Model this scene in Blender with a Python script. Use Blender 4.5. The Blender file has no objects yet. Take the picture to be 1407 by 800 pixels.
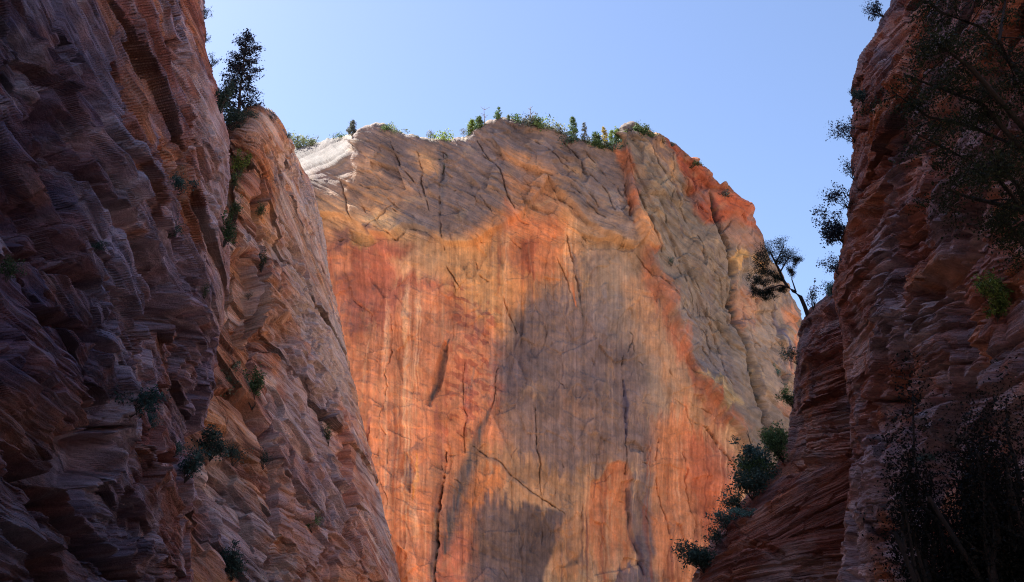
import bpy, math, random, time
import numpy as np
from mathutils import Vector

T0 = time.time()
R = math.radians
F32 = np.float32
random.seed(11)
S = bpy.context.scene
COL = S.collection

# ------------------------------------------------------------------ camera numbers
PITCH = R(22.0); FPX = 1323.0; CX, CY = 703.5, 400.0
CAM = np.array([0.0, 0.0, 1.7])
CP, SP = math.cos(PITCH), math.sin(PITCH)

def at(u, v, Y):
    """point of the place seen in direction (u, v) at the distance Y along the canyon"""
    u = np.asarray(u, float); v = np.asarray(v, float); Y = np.asarray(Y, float)
    a = (u - CX) / FPX; b = (CY - v) / FPX
    dy = CP - b * SP; dz = SP + b * CP
    t = Y / dy
    return np.stack([a * t, Y + 0 * a, CAM[2] + dz * t], -1)

def mpp(v, Y):
    """metres per photo pixel there"""
    b = (CY - v) / FPX
    return Y / (CP - b * SP) / FPX

# ------------------------------------------------------------------ noise
_rng = np.random.default_rng(5)
TAB = (_rng.random((64, 64, 64)) * 2 - 1).astype(F32)
ONE = _rng.random(4096).astype(F32)

def vn(x, y, z):
    xi = np.floor(x); yi = np.floor(y); zi = np.floor(z)
    fx = (x - xi).astype(F32); fy = (y - yi).astype(F32); fz = (z - zi).astype(F32)
    fx = fx * fx * fx * (fx * (fx * 6 - 15) + 10)
    fy = fy * fy * fy * (fy * (fy * 6 - 15) + 10)
    fz = fz * fz * fz * (fz * (fz * 6 - 15) + 10)
    x0 = xi.astype(np.int32) & 63; y0 = yi.astype(np.int32) & 63; z0 = zi.astype(np.int32) & 63
    x1 = (x0 + 1) & 63; y1 = (y0 + 1) & 63; z1 = (z0 + 1) & 63
    a = TAB[x0, y0, z0]; b = TAB[x1, y0, z0]; c = TAB[x0, y1, z0]; d = TAB[x1, y1, z0]
    lo = (a + (b - a) * fx); hi = (c + (d - c) * fx); l0 = lo + (hi - lo) * fy
    a = TAB[x0, y0, z1]; b = TAB[x1, y0, z1]; c = TAB[x0, y1, z1]; d = TAB[x1, y1, z1]
    lo = (a + (b - a) * fx); hi = (c + (d - c) * fx); l1 = lo + (hi - lo) * fy
    return l0 + (l1 - l0) * fz

def fbm(x, y, z, octv=4, gain=0.5):
    s = 0; a = 1.0; n = 0
    for k in range(octv):
        s = s + a * vn(x, y, z); n += a * .6; a *= gain
        x, y, z = (x * .8 - y * .6) * 2.03 + 7.1, (x * .6 + y * .8) * 2.03 + 3.7, z * 2.07 + 11.3
    return s / n

def n3(P, s, seed=0, octv=1, sz=None, gain=.5):
    sz = sz or s
    x, y, z = P[..., 0] / s + seed * 5.17, P[..., 1] / s + seed * 2.31, P[..., 2] / sz + seed * 8.7
    return vn(x, y, z) if octv == 1 else fbm(x, y, z, octv, gain)

def n2(U, V, su, sv, seed=0, octv=1, gain=.5):
    z = np.full_like(U, seed * 3.37 + .41)
    return vn(U / su, V / sv, z) if octv == 1 else fbm(U / su, V / sv, z, octv, gain)

def dn(U, V, ang, along, across, seed=0, octv=2):
    c, s = math.cos(R(ang)), math.sin(R(ang))
    return n2(U * c + V * s, -U * s + V * c, along, across, seed, octv)

def facets(x, y, z, seed, tilt=1.0, off=.6, flat=False):
    """broken rock: cells, each a flat tilted face of its own, meeting in sharp creases"""
    xi = np.floor(x).astype(np.int32); yi = np.floor(y).astype(np.int32); zi = np.floor(z).astype(np.int32)
    best = np.full(x.shape, 1e9, F32); out = np.zeros(x.shape, F32)
    for a in (-1, 0, 1):
        for b in (-1, 0, 1):
            for c in ((0,) if flat else (-1, 0, 1)):
                cx = xi + a; cy = yi + b; cz = zi + c
                i0 = (cx + seed * 7) & 63; i1 = (cy + seed * 11) & 63; i2 = (cz + seed * 17) & 63; i3 = (cx + 31) & 63; i4 = (cz + 23) & 63
                dx = (x - cx - .5 - .45 * TAB[i0, i1, i2]).astype(F32); dy = (y - cy - .5 - .45 * TAB[i1, i2, i3]).astype(F32)
                dz = (z - cz - .5 - .45 * TAB[i2, i3, i0]).astype(F32) if not flat else 0 * dx
                d2 = dx * dx + dy * dy + dz * dz
                v = off * TAB[i0, i4, i1] + tilt * (TAB[i4, i1, i3] * dx + TAB[i3, i0, i4] * dy + TAB[i1, i4, i0] * dz)
                m = d2 < best
                best = np.where(m, d2, best); out = np.where(m, v, out)
    return out

def sstep(a, b, x):
    t = np.clip((x - a) / (b - a), 0, 1); return t * t * (3 - 2 * t)

def mix(a, b, m):
    return a + (b - a) * np.asarray(m)[..., None]

def lin(*rgb):
    c = np.array(rgb, float) / 255
    return np.where(c <= .04045, c / 12.92, ((c + .055) / 1.055) ** 2.4)

# ------------------------------------------------------------------ shapes drawn on a rock face
def poly(U, V, pts, soft=2.0):
    """1 inside the polygon, 0 outside, soft edge"""
    pts = np.array(pts, float); m = soft * 3 + 2
    lo = pts.min(0) - m; hi = pts.max(0) + m
    out = np.zeros_like(U); sel = (U > lo[0]) & (U < hi[0]) & (V > lo[1]) & (V < hi[1])
    x = U[sel]; y = V[sel]
    if x.size == 0: return out
    d = np.full_like(x, 1e9); ins = np.zeros(x.shape, bool)
    for i in range(len(pts)):
        a = pts[i]; b = pts[(i + 1) % len(pts)]; e = b - a
        t = np.clip(((x - a[0]) * e[0] + (y - a[1]) * e[1]) / (e @ e + 1e-9), 0, 1)
        d = np.minimum(d, np.hypot(x - a[0] - t * e[0], y - a[1] - t * e[1]))
        if a[1] != b[1]:
            c = ((a[1] > y) != (b[1] > y)) & (x < (b[0] - a[0]) * (y - a[1]) / (b[1] - a[1]) + a[0])
            ins ^= c
    out[sel] = sstep(-soft, soft, np.where(ins, d, -d))
    return out

def line(U, V, pts, w, taper=True, sharp=1.0):
    """1 on the polyline falling to 0 at half-width w (w may be a list, one per point)"""
    pts = np.array(pts, float); ws = np.full(len(pts), w, float) if np.isscalar(w) else np.array(w, float)
    if taper: ws = ws.copy(); ws[0] *= .35; ws[-1] *= .35
    m = ws.max() + 2
    lo = pts.min(0) - m; hi = pts.max(0) + m
    out = np.zeros_like(U); sel = (U > lo[0]) & (U < hi[0]) & (V > lo[1]) & (V < hi[1])
    x = U[sel]; y = V[sel]; r = np.zeros_like(x)
    for i in range(len(pts) - 1):
        a = pts[i]; b = pts[i + 1]; e = b - a
        t = np.clip(((x - a[0]) * e[0] + (y - a[1]) * e[1]) / (e @ e + 1e-9), 0, 1)
        d = np.hypot(x - a[0] - t * e[0], y - a[1] - t * e[1])
        r = np.maximum(r, 1 - np.clip(d / (ws[i] + (ws[i + 1] - ws[i]) * t), 0, 1))
    r = r * r * (3 - 2 * r)
    out[sel] = r ** sharp
    return out

# ------------------------------------------------------------------ surfaces
def pch(Cn, counts, axis):
    """monotone cubic interpolation of a control net along one axis"""
    C = np.moveaxis(np.asarray(Cn, float), axis, 0)
    d = C[1:] - C[:-1]
    m = np.zeros_like(C); m[0] = d[0]; m[-1] = d[-1]
    p = d[1:] * d[:-1]
    with np.errstate(divide='ignore', invalid='ignore'):
        h = np.where(p > 0, 2 * p / (d[1:] + d[:-1]), 0)
    m[1:-1] = np.nan_to_num(h)
    out = []
    for i, n in enumerate(counts):
        t = (np.arange(n) / n).reshape((-1,) + (1,) * (C.ndim - 1))
        h00 = 2*t**3 - 3*t**2 + 1; h10 = t**3 - 2*t**2 + t; h01 = -2*t**3 + 3*t**2; h11 = t**3 - t**2
        out.append(h00 * C[i] + h10 * m[i] + h01 * C[i + 1] + h11 * m[i + 1])
    out.append(C[-1:])
    return np.moveaxis(np.concatenate(out), 0, axis)

def normals(P, toward):
    du = np.gradient(P, axis=1); dv = np.gradient(P, axis=0)
    n = np.cross(du, dv); n /= np.linalg.norm(n, axis=-1, keepdims=True) + 1e-12
    c = n[P.shape[0] // 2, P.shape[1] // 2]
    if c @ (np.array(toward) - P[P.shape[0] // 2, P.shape[1] // 2]) < 0: n = -n
    return n

def blur(A, k):
    for _ in range(k):
        A = (np.concatenate([A[:1], A[:-1]]) + 2 * A + np.concatenate([A[1:], A[-1:]])) / 4
        A = (np.concatenate([A[:, :1], A[:, :-1]], 1) + 2 * A + np.concatenate([A[:, 1:], A[:, -1:]], 1)) / 4
    return A

def grid_mesh(name, P, colr, material, bed=None, smooth=True):
    nr, nc = P.shape[:2]
    me = bpy.data.meshes.new(name)
    idx = np.arange(nr * nc).reshape(nr, nc)
    q = np.stack([idx[:-1, :-1], idx[:-1, 1:], idx[1:, 1:], idx[1:, :-1]], -1).reshape(-1, 4)
    me.vertices.add(nr * nc); me.vertices.foreach_set('co', P.reshape(-1).astype(F32))
    me.loops.add(q.size); me.loops.foreach_set('vertex_index', q.reshape(-1).astype(np.int32))
    me.polygons.add(len(q)); me.polygons.foreach_set('loop_start', np.arange(0, q.size, 4, dtype=np.int32))
    me.polygons.foreach_set('loop_total', np.full(len(q), 4, np.int32))
    me.polygons.foreach_set('use_smooth', np.full(len(q), smooth))
    me.update(); 
    at_ = me.attributes.new('rock_colour', 'FLOAT_COLOR', 'POINT')
    c4 = np.ones((nr * nc, 4), F32); c4[:, :3] = np.clip(colr.reshape(-1, 3), .004, .9)
    at_.data.foreach_set('color', c4.reshape(-1))
    bd = me.attributes.new('bed', 'FLOAT', 'POINT')
    bd.data.foreach_set('value', (P[..., 2] if bed is None else bed).reshape(-1).astype(F32))
    me.materials.append(material)
    o = bpy.data.objects.new(name, me); COL.objects.link(o)
    return o

def tag(o, label, cat, group=None, kind=None):
    o['label'] = label; o['category'] = cat
    if group: o['group'] = group
    if kind: o['kind'] = kind
    return o

# ------------------------------------------------------------------ materials
def new_mat(name):
    m = bpy.data.materials.new(name); m.use_nodes = True
    nt = m.node_tree; b = nt.nodes['Principled BSDF']
    return m, nt, b

def rock_material(name, fine, bed_size, bump=.5, grain=.35):
    """attribute colour, broken up by grain and thin beds; fine bump of beds and grain (sizes in metres)"""
    m, nt, b = new_mat(name); N = nt.nodes; L = nt.links
    at_ = N.new('ShaderNodeAttribute'); at_.attribute_name = 'rock_colour'
    bd = N.new('ShaderNodeAttribute'); bd.attribute_name = 'bed'
    tc = N.new('ShaderNodeTexCoord')
    def noise(vec, det, rough=.6):
        n = N.new('ShaderNodeTexNoise'); n.inputs['Scale'].default_value = 1; n.inputs['Detail'].default_value = det
        n.inputs['Roughness'].default_value = rough; L.new(vec, n.inputs['Vector']); return n.outputs['Fac']
    def scaled(sock, k):
        mp = N.new('ShaderNodeVectorMath'); mp.operation = 'SCALE'; mp.inputs['Scale'].default_value = k
        L.new(sock, mp.inputs[0]); return mp.outputs[0]
    def madd(a, mul, add):
        k = N.new('ShaderNodeMath'); k.operation = 'MULTIPLY_ADD'; L.new(a, k.inputs[0])
        k.inputs[1].default_value = mul; k.inputs[2].default_value = add; return k.outputs[0]
    g = noise(scaled(tc.outputs['Object'], 1 / fine), 5, .7)
    cx = N.new('ShaderNodeCombineXYZ'); L.new(madd(bd.outputs['Fac'], 1 / bed_size, 0), cx.inputs['Z'])
    av = N.new('ShaderNodeVectorMath'); av.operation = 'ADD'
    L.new(scaled(tc.outputs['Object'], .07 / bed_size), av.inputs[0]); L.new(cx.outputs[0], av.inputs[1])
    l0 = noise(av.outputs[0], 4, .68)
    cl = N.new('ShaderNodeMapRange'); cl.inputs['From Min'].default_value = .32; cl.inputs['From Max'].default_value = .68; L.new(l0, cl.inputs['Value']); l = cl.outputs[0]
    s = N.new('ShaderNodeMath'); s.operation = 'ADD'; L.new(g, s.inputs[0]); L.new(l, s.inputs[1])
    f = madd(s.outputs[0], grain * 2, 1 - grain * 2)
    vm = N.new('ShaderNodeVectorMath'); vm.operation = 'SCALE'
    L.new(at_.outputs['Color'], vm.inputs[0]); L.new(f, vm.inputs['Scale'])
    L.new(vm.outputs[0], b.inputs['Base Color'])
    b.inputs['Roughness'].default_value = .88; b.inputs['Specular IOR Level'].default_value = .25
    h = N.new('ShaderNodeMath'); h.operation = 'ADD'; L.new(g, h.inputs[0]); L.new(madd(l, 1.3, 0), h.inputs[1])
    bp = N.new('ShaderNodeBump'); bp.inputs['Strength'].default_value = bump; bp.inputs['Distance'].default_value = fine
    L.new(h.outputs[0], bp.inputs['Height']); L.new(bp.outputs[0], b.inputs['Normal'])
    return m

def leaf_material(name):
    m, nt, b = new_mat(name); N = nt.nodes; L = nt.links
    a = N.new('ShaderNodeAttribute'); a.attribute_name = 'leaf_colour'
    L.new(a.outputs['Color'], b.inputs['Base Color'])
    b.inputs['Roughness'].default_value = .6; b.inputs['Specular IOR Level'].default_value = .2
    tr = N.new('ShaderNodeBsdfTranslucent'); L.new(a.outputs['Color'], tr.inputs['Color'])
    mx = N.new('ShaderNodeMixShader'); mx.inputs[0].default_value = .35
    L.new(b.outputs[0], mx.inputs[1]); L.new(tr.outputs[0], mx.inputs[2])
    L.new(mx.outputs[0], N['Material Output'].inputs['Surface'])
    return m

def bark_material(name, c0, c1):
    m, nt, b = new_mat(name); N = nt.nodes; L = nt.links
    tc = N.new('ShaderNodeTexCoord'); mp = N.new('ShaderNodeMapping'); mp.inputs['Scale'].default_value = (9, 9, 2)
    L.new(tc.outputs['Object'], mp.inputs[0])
    n = N.new('ShaderNodeTexNoise'); n.inputs['Scale'].default_value = 1.5; n.inputs['Detail'].default_value = 5
    L.new(mp.outputs[0], n.inputs['Vector'])
    r = N.new('ShaderNodeValToRGB'); r.color_ramp.elements[0].position = .35; r.color_ramp.elements[1].position = .7
    r.color_ramp.elements[0].color = (*c0, 1); r.color_ramp.elements[1].color = (*c1, 1)
    L.new(n.outputs['Fac'], r.inputs[0]); L.new(r.outputs[0], b.inputs['Base Color'])
    bp = N.new('ShaderNodeBump'); bp.inputs['Strength'].default_value = .6; bp.inputs['Distance'].default_value = .05
    L.new(n.outputs['Fac'], bp.inputs['Height']); L.new(bp.outputs[0], b.inputs['Normal'])
    b.inputs['Roughness'].default_value = .9
    return m

M_FACE = rock_material('sandstone_face', .9, 1.9, .6, .22)
M_FAR = rock_material('sandstone_buttress', .4, .6, .9, .36)
M_NEAR = rock_material('sandstone_wall', .18, .3, 1.0, .40)
M_LEAF = leaf_material('leaves')
M_BARK = bark_material('bark', (.03, .022, .018), (.09, .065, .05))
M_DARK = bark_material('dark_bark', (.006, .005, .005), (.02, .016, .014))
M_DEAD = bark_material('dead_wood', (.16, .13, .11), (.30, .26, .23))

# ------------------------------------------------------------------ bedded rock relief
def layer(t, off=0, edge=.2, saw=.0):
    """beds that stand out more or less; with saw each bed leans back from an undercut foot"""
    t = t + .75 * vn(t * .41, off * .37 + 0 * t, 0 * t + .5)            # beds of uneven thickness
    i = np.floor(t); f = (t - i).astype(F32); k = (i.astype(np.int64) + off) & 4095
    r0 = ONE[k]; r1 = ONE[(k + 1) & 4095]
    e = sstep(1 - edge, 1, f)
    b = (1 - (2 * f - 1) ** 6) * (1 - saw) + saw * (1 - f) * sstep(0, edge * .6, f) * 2.2
    return (r0 + (r1 - r0) * e - .5) * 1.4 + .35 * b

def beds(P, sc, seed, dip=.5, bias=(0, 0)):
    """cross-bedded coordinate: sets of beds, each set with a dip of its own"""
    z = P[..., 2] + bias[0] * P[..., 0] + bias[1] * P[..., 1] + sc * (1.5 * n3(P, 34 * sc, seed) + .12 * n3(P, 9 * sc, seed + 1))
    st = z / (6.5 * sc) + .9 * n3(P, 30 * sc, seed + 2)
    k = np.floor(st).astype(np.int64)
    fx = (ONE[(k * 13 + seed * 7) & 4095] - .5) * 2 * dip
    fy = (ONE[(k * 29 + seed * 3 + 500) & 4095] - .5) * 2 * dip
    c = z + fx * P[..., 0] + fy * P[..., 1] + sc * (.09 * n3(P, 3.5 * sc, seed + 3) + .045 * n3(P, .9 * sc, seed + 13))
    return c / math.sqrt(1 + bias[0] ** 2 + bias[1] ** 2), k, st

def bedded_relief(P, sc, seed, dip=.5, amp=1.0, bias=(0, 0)):
    c, k, st = beds(P, sc, seed, dip, bias)
    off = (k * 37) & 1023
    m1 = sstep(-.4, .3, n3(P, 9 * sc, seed + 4, 2))
    m2 = sstep(-.35, .35, n3(P, 5 * sc, seed + 5, 2))
    big = layer(c / (3.6 * sc), off, .12, .6)
    mid = layer(c / (1.15 * sc) + .1 * n3(P, 1.5 * sc, seed + 6), off + 300, .12, .7)
    fin = layer(c / (.40 * sc) + .12 * n3(P, .8 * sc, seed + 7), off + 900, .2, .6)
    setid = (ONE[(k * 17 + 77) & 4095] - .5)
    wx = P[..., 0] / sc + .5 * n3(P, 4 * sc, seed + 50); wy = P[..., 1] / sc; wc = c / sc
    f1 = facets(wx / 9, wy / 13, wc / 2.2, seed, 1.1, .8); f2 = facets(wx / 5, wy / 7, wc / .7, seed + 1, 1.2, .7)
    f3 = facets(wx / 2, wy / 3, wc / .26, seed + 2, 1.2, .7)
    d = .9 * setid + .95 * big + .62 * mid * (.25 + m1) + .32 * fin * (.25 + m2)
    d = d + .75 * f1 + .26 * f2 * (.4 + .7 * m2) + .11 * f3 * (.3 + .8 * m1)
    # vertical joints: blocks that stand forward or back, with a groove between
    j = (P[..., 1] * .9 + P[..., 0] * .3) / (9 * sc) + .7 * n3(P, 14 * sc, seed + 8) + .12 * n3(P, 3 * sc, seed + 9)
    ji = np.floor(j).astype(np.int64); jf = (j - ji).astype(F32)
    jb = ONE[(ji * 53 + k * 5 + 200) & 4095]
    d = d + .9 * (jb - .5) - .8 * np.exp(-(np.minimum(jf, 1 - jf) / .035) ** 2) * (jb > .5)
    # spalled hollows with sharp roofs
    sp = n3(P, 6 * sc, seed + 14, 3, sz=4 * sc) + .25 * big
    d = d - 1.0 * sstep(.30, .38, sp) - .8 * sstep(.55, .62, sp)
    d = d + .6 * n3(P, 15 * sc, seed + 10, 2, gain=.5) + .10 * n3(P, 1.6 * sc, seed + 15, 3)
    return d * sc * amp, c, k, m1, fin

def rock_tint(P, c, k, sc, seed, fin, pal):
    """fresh red and orange stone, beds of slightly different colour, desert varnish in patches"""
    red, orange, varn, pale = [np.array(x) for x in pal]
    b = .5 + .5 * np.clip(vn(c / (1.7 * sc), k * .37, np.zeros_like(c)) * 1.5, -1, 1)
    b2 = .5 + .5 * vn(c / (.5 * sc), n3(P, 6 * sc, seed) * 1.5, np.ones_like(c))
    col = mix(red, orange, sstep(.35, .85, b * .6 + b2 * .4))
    v = n3(P, 11 * sc, seed + 21, 5, gain=.6) + .35 * n3(P, 2.2 * sc, seed + 22, 3)
    col = mix(col, varn, sstep(-.25, .45, v) * .9)
    p = n3(P, 7 * sc, seed + 23, 4, gain=.6) + .5 * (b2 - .5)
    col = mix(col, pale, sstep(.25, .7, p) * .7)
    tb = vn(c / (.22 * sc), n3(P, 5 * sc, seed + 51) * 2, np.full_like(c, 4.5)) + .5 * vn(c / (.09 * sc), n3(P, 3 * sc, seed + 52) * 2, np.full_like(c, 9.5))
    col = mix(col, col * np.array([.38, .30, .30]), sstep(.15, .75, tb) * .8); col = mix(col, pale, sstep(.15, .8, -tb) * .35)  # thin bed lines; their contrast paints shaded undersides and lit ledge tops
    return col * (.8 + .4 * b2)[..., None]

def wall(name, net, rcounts, ccounts, sc, seed, material, pal, amp=1.0, fade=None, gashes=(), holes=(), paint=(), dip=.5, extra=None, bias=(0, 0)):
    """net: rows x columns of (x, y, z, u, v): a real surface with face coordinates for its authored marks"""
    G = pch(pch(net, rcounts, 0), ccounts, 1)
    P = G[..., :3]; U = G[..., 3]; V = G[..., 4]
    N = blur(normals(P, CAM), 6); N /= np.linalg.norm(N, axis=-1, keepdims=True)
    d, c, k, m1, fin = bedded_relief(P, sc, seed, dip, amp, bias)
    Uw = U + 7 * n3(P, 4 * sc, seed + 31, 3); Vw = V + 7 * n3(P, 4 * sc, seed + 32, 3)
    for pts, dep, soft, smooth in holes:
        h = poly(Uw, Vw, pts, soft); d = d * (1 - h * smooth) - dep * h
    for pts, w, dep in gashes:
        d = d - 1.2 * dep * line(Uw, Vw, pts, w, True, .55)
    if fade is not None:
        f = pch(pch(np.asarray(fade, float)[None, :, None].repeat(net.shape[0], 0), rcounts, 0), ccounts, 1)[..., 0]
        d = d * f
    if extra: d = d + extra(P, U, V)
    P2 = P + N * d[..., None]
    col = rock_tint(P, c, k, sc, seed, fin, pal)
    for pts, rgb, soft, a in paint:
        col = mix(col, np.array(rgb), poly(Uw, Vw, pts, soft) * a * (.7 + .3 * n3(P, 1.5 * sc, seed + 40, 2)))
    return grid_mesh(name, P2, col, material, c, False), P2, U, V

def net_from(rows):
    """rows of (u, v, Y) or ('xyz', x, y, z) control points"""
    out = []
    for r in rows:
        o = []
        for p in r:
            if p[0] == 'xyz': o.append([p[1], p[2], p[3], -9000, -9000])
            else:
                q = at(*p); o.append([*q, p[0], p[1]])
        out.append(o)
    return np.array(out, float)

def lerp_tab(tab, x):
    t = np.array(tab, float); o = np.argsort(t[:, 0]); return float(np.interp(x, t[o, 0], t[o, 1]))

SURF = {}

# albedos of the stone
RED = (.32, .14, .115); ORA = (.46, .205, .11); VAR = (.30, .24, .295); PAL = (.62, .515, .545)
PAL_NEAR = (RED, ORA, VAR, PAL)

# ---- left canyon wall
SIL_A = [(-900, 205), (-450, 245), (-150, 264), (0, 276), (60, 283), (100, 288), (150, 303), (200, 311), (300, 309),
         (400, 308), (470, 300), (530, 287), (580, 276), (640, 268), (720, 265), (800, 262), (960, 255)]
rows = []
vr = [-900, -450, -150, 0, 60, 100, 150, 200, 300, 400, 470, 530, 580, 640, 720, 800, 960]  # top rows and rear bulk unseen, sized to shade the right wall
for v in vr:
    s = lerp_tab(SIL_A, v); w = s / 276.0
    lean = 1 + .05 * (500 - v) / 800
    r = [('xyz', -27 - 12 * (800 - v) / 1700, -160, 0), ('xyz', -24 - 10 * (800 - v) / 1700, -30, 0)]
    zz = at(0, v, 46 * lean)[2]
    r = [('xyz', a[1], a[2], zz) for a in r]
    r += [(-420, v, 26 * lean), (-120, v, 37 * lean), (0, v, 44 * lean), (70 * w, v, 50 * lean), (140 * w, v, 59 * lean), (205 * w, v, 77 * lean),
          (250 * w, v, 91 * lean), (s - 8, v, 97 * lean), (s, v, 100 * lean), (s - 9, v, 112 * lean), (s - 45, v, 140 * lean), (s - 130, v, 190 * lean), (s - 300, v, 250 * lean)]
    rows.append(r)
netA = net_from(rows)
fadeA = [.6, .6, 1, 1, 1, 1, 1, 1, .9, .5, .3, .4, .6, 1, 1]
gA = [([(130, 255), (185, 330), (215, 400), (245, 470), (264, 525)], [10, 20, 22, 16, 8], 4.8),
      ([(262, 520), (266, 600), (250, 650), (262, 720), (258, 800)], 9, 6.0),
      ([(20, 425), (70, 440), (110, 462), (150, 505)], 15, 3.9),
      ([(0, 610), (60, 680), (120, 740), (180, 800)], 26, 4.5),
      ([(-20, 735), (60, 790), (90, 820)], 28, 4.8),
      ([(0, 150), (60, 235), (110, 335)], 22, 3.6),
      ([(105, 60), (135, 140), (160, 190)], 12, 2.4),
      ([(60, 130), (90, 200), (130, 250)], 16, 3.0),
      ([(0, 330), (70, 360), (120, 400)], 18, 3.3),
      ([(160, 130), (190, 210), (215, 260)], 9, 2.4),
      ([(222, 60), (228, 120), (232, 160)], 5, 1.8),
      ([(262, 165), (256, 190), (240, 235), (238, 270)], 5, 2.7),
      ([(180, 560), (190, 610), (240, 640)], 12, 3.0)]
hA = [([(78, 600), (110, 585), (150, 598), (156, 640), (140, 700), (66, 655)], 2.6, 5, .85),
      ([(120, 560), (155, 590), (130, 585), (80, 560)], 3, 4, .2)]
pA = [([(78, 596), (120, 590), (150, 600), (120, 630), (80, 630)], (.46, .19, .11), 12, .8),
      ([(235, 190), (262, 175), (268, 270), (240, 275)], (.50, .24, .12), 8, .6),
      ([(222, 60), (262, 60), (268, 170), (230, 150)], (.44, .23, .17), 14, .6),
      ([(262, 110), (300, 140), (316, 210), (312, 470), (295, 470), (275, 300)], (.55, .45, .42), 12, .75),
      ([(-60, -60), (110, -60), (170, 120), (110, 330), (150, 520), (60, 560), (-60, 560)], (.075, .065, .125), 50, .88),  # this patch and the next put corner shade into the stone colour
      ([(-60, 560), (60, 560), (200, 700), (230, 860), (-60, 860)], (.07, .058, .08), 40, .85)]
def extA(P, U, V):
    return -.0 * U
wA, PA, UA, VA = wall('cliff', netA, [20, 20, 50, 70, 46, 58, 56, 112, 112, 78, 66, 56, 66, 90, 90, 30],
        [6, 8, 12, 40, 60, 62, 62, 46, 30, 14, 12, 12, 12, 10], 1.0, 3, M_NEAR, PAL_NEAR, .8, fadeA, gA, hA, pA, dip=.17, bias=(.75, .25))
tag(wA, 'dark layered sandstone canyon wall filling the left side of the view', 'cliff', kind='structure')
print('A', time.time() - T0)

# ---- left buttress below the tall pine
rB = [
 [(240, 215, 160), (290, 186, 160), (322, 170, 152), (338, 158, 150), (352, 151, 152), (366, 159, 160), (379, 170, 170), (393, 184, 180)],
 [(236, 250, 148), (286, 225, 146), (319, 200, 143), (344, 182, 142), (366, 182, 148), (385, 192, 157), (398, 204, 170), (407, 218, 184)],
 [(231, 290, 136), (281, 280, 136), (316, 272, 136), (346, 264, 139), (373, 258, 146), (396, 256, 156), (416, 257, 170), (429, 260, 186)],
 [(228, 350, 124), (276, 350, 128), (313, 350, 132), (346, 350, 137), (379, 350, 145), (406, 350, 155), (431, 350, 169), (447, 350, 186)],
 [(222, 450, 116), (268, 450, 121), (308, 450, 126), (346, 450, 132), (386, 450, 141), (419, 450, 152), (449, 450, 167), (468, 450, 184)],
 [(215, 560, 108), (262, 560, 114), (305, 560, 120), (350, 560, 127), (393, 560, 137), (433, 560, 149), (468, 560, 164), (490, 560, 182)],
 [(210, 690, 99), (258, 690, 106), (305, 690, 113), (356, 690, 121), (406, 690, 132), (451, 690, 145), (494, 690, 161), (522, 690, 179)],
 [(205, 800, 92), (255, 800, 99), (305, 800, 107), (362, 800, 116), (415, 800, 128), (466, 800, 142), (517, 800, 158), (550, 800, 176)],
 [(200, 960, 84), (250, 960, 92), (305, 960, 100), (370, 960, 110), (432, 960, 122), (490, 960, 136), (550, 960, 152), (592, 960, 170)]]
rows = []
for r in rB:
    u, v, Y = r[-1]
    rows.append(r + [(u - 5, v + 3, Y + 18), (u - 35, v + 10, Y + 55), (u - 110, v + 20, Y + 110)])
top = rows[0]
rows = [[(u - 10, v + 42, Y + 70) for u, v, Y in top], [(u - 3, v + 9, Y + 18) for u, v, Y in top]] + rows
netB = net_from(rows)
gB = [([(319, 195), (317, 270), (316, 335)], 8, 8),
      ([(357, 240), (359, 330), (362, 420), (353, 470), (340, 525)], 8, 7),
      ([(330, 370), (327, 420), (330, 455)], 4, 3),
      ([(372, 555), (366, 620), (372, 700), (368, 810)], 9, 3.2),
      ([(440, 540), (447, 600)], 4, 3), ([(395, 620), (408, 680), (415, 705)], 6, 3),
      ([(320, 540), (350, 580), (362, 600)], 9, 2.5),
      ([(465, 555), (478, 630), (480, 690), (502, 745)], [6, 9, 11, 8], 4),
      ([(270, 590), (310, 600), (345, 640)], 12, 3), ([(280, 540), (320, 548), (352, 575)], 9, 2.5),
      ([(300, 690), (325, 720), (345, 760)], 7, 2), ([(420, 300), (450, 390), (470, 470)], 3, 1.2),
      ([(390, 300), (415, 400), (440, 500)], 3, 1.2)]
hB = [([(312, 350), (345, 343), (352, 440), (332, 482), (312, 470)], 2.6, 4, .3),
      ([(365, 440), (395, 445), (405, 470), (380, 480), (362, 465)], 1.6, 5, .3)]
OR2 = (.62, .28, .08)
pB = [([(356, 270), (372, 280), (374, 300), (358, 305)], OR2, 5, .8),
      ([(312, 350), (345, 345), (352, 440), (345, 500), (312, 480)], (.58, .27, .11), 7, .75),
      ([(362, 390), (395, 420), (405, 460), (400, 480), (365, 470)], (.60, .28, .10), 10, .7),
      ([(335, 165), (380, 180), (400, 235), (370, 240), (340, 205)], (.56, .30, .17), 12, .6),
      ([(345, 215), (362, 225), (370, 245), (350, 240)], OR2, 5, .7),
      ([(372, 260), (430, 270), (490, 560), (450, 560), (400, 420), (372, 330)], (.52, .43, .35), 16, .7),
      ([(455, 545), (482, 560), (500, 700), (515, 760), (480, 740), (462, 640)], (.56, .21, .09), 10, .75),
      ([(360, 560), (420, 540), (470, 680), (500, 780), (400, 790), (370, 700)], (.46, .37, .37), 20, .6),
      ([(265, 680), (300, 690), (345, 780), (290, 790)], (.48, .40, .42), 12, .7)]
fadeB = [.8, .9, 1, 1, 1, 1, .6, .28, .4, .8, 1]
wB, PB, UB, VB = wall('cliff', netB, [8, 8, 44, 96, 112, 124, 136, 156, 136, 30], [40, 52, 52, 56, 52, 50, 40, 14, 10, 8],
        1.35, 9, M_FAR, ((.42, .20, .13), (.58, .29, .13), (.46, .37, .34), (.68, .55, .44)), .62, fadeB, gB, hB, pB, dip=.25, bias=(1.05, .15))
tag(wB, 'tapering sandstone buttress with rust orange niches under the tall lone pine', 'cliff', kind='structure')
print('B', time.time() - T0)

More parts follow.
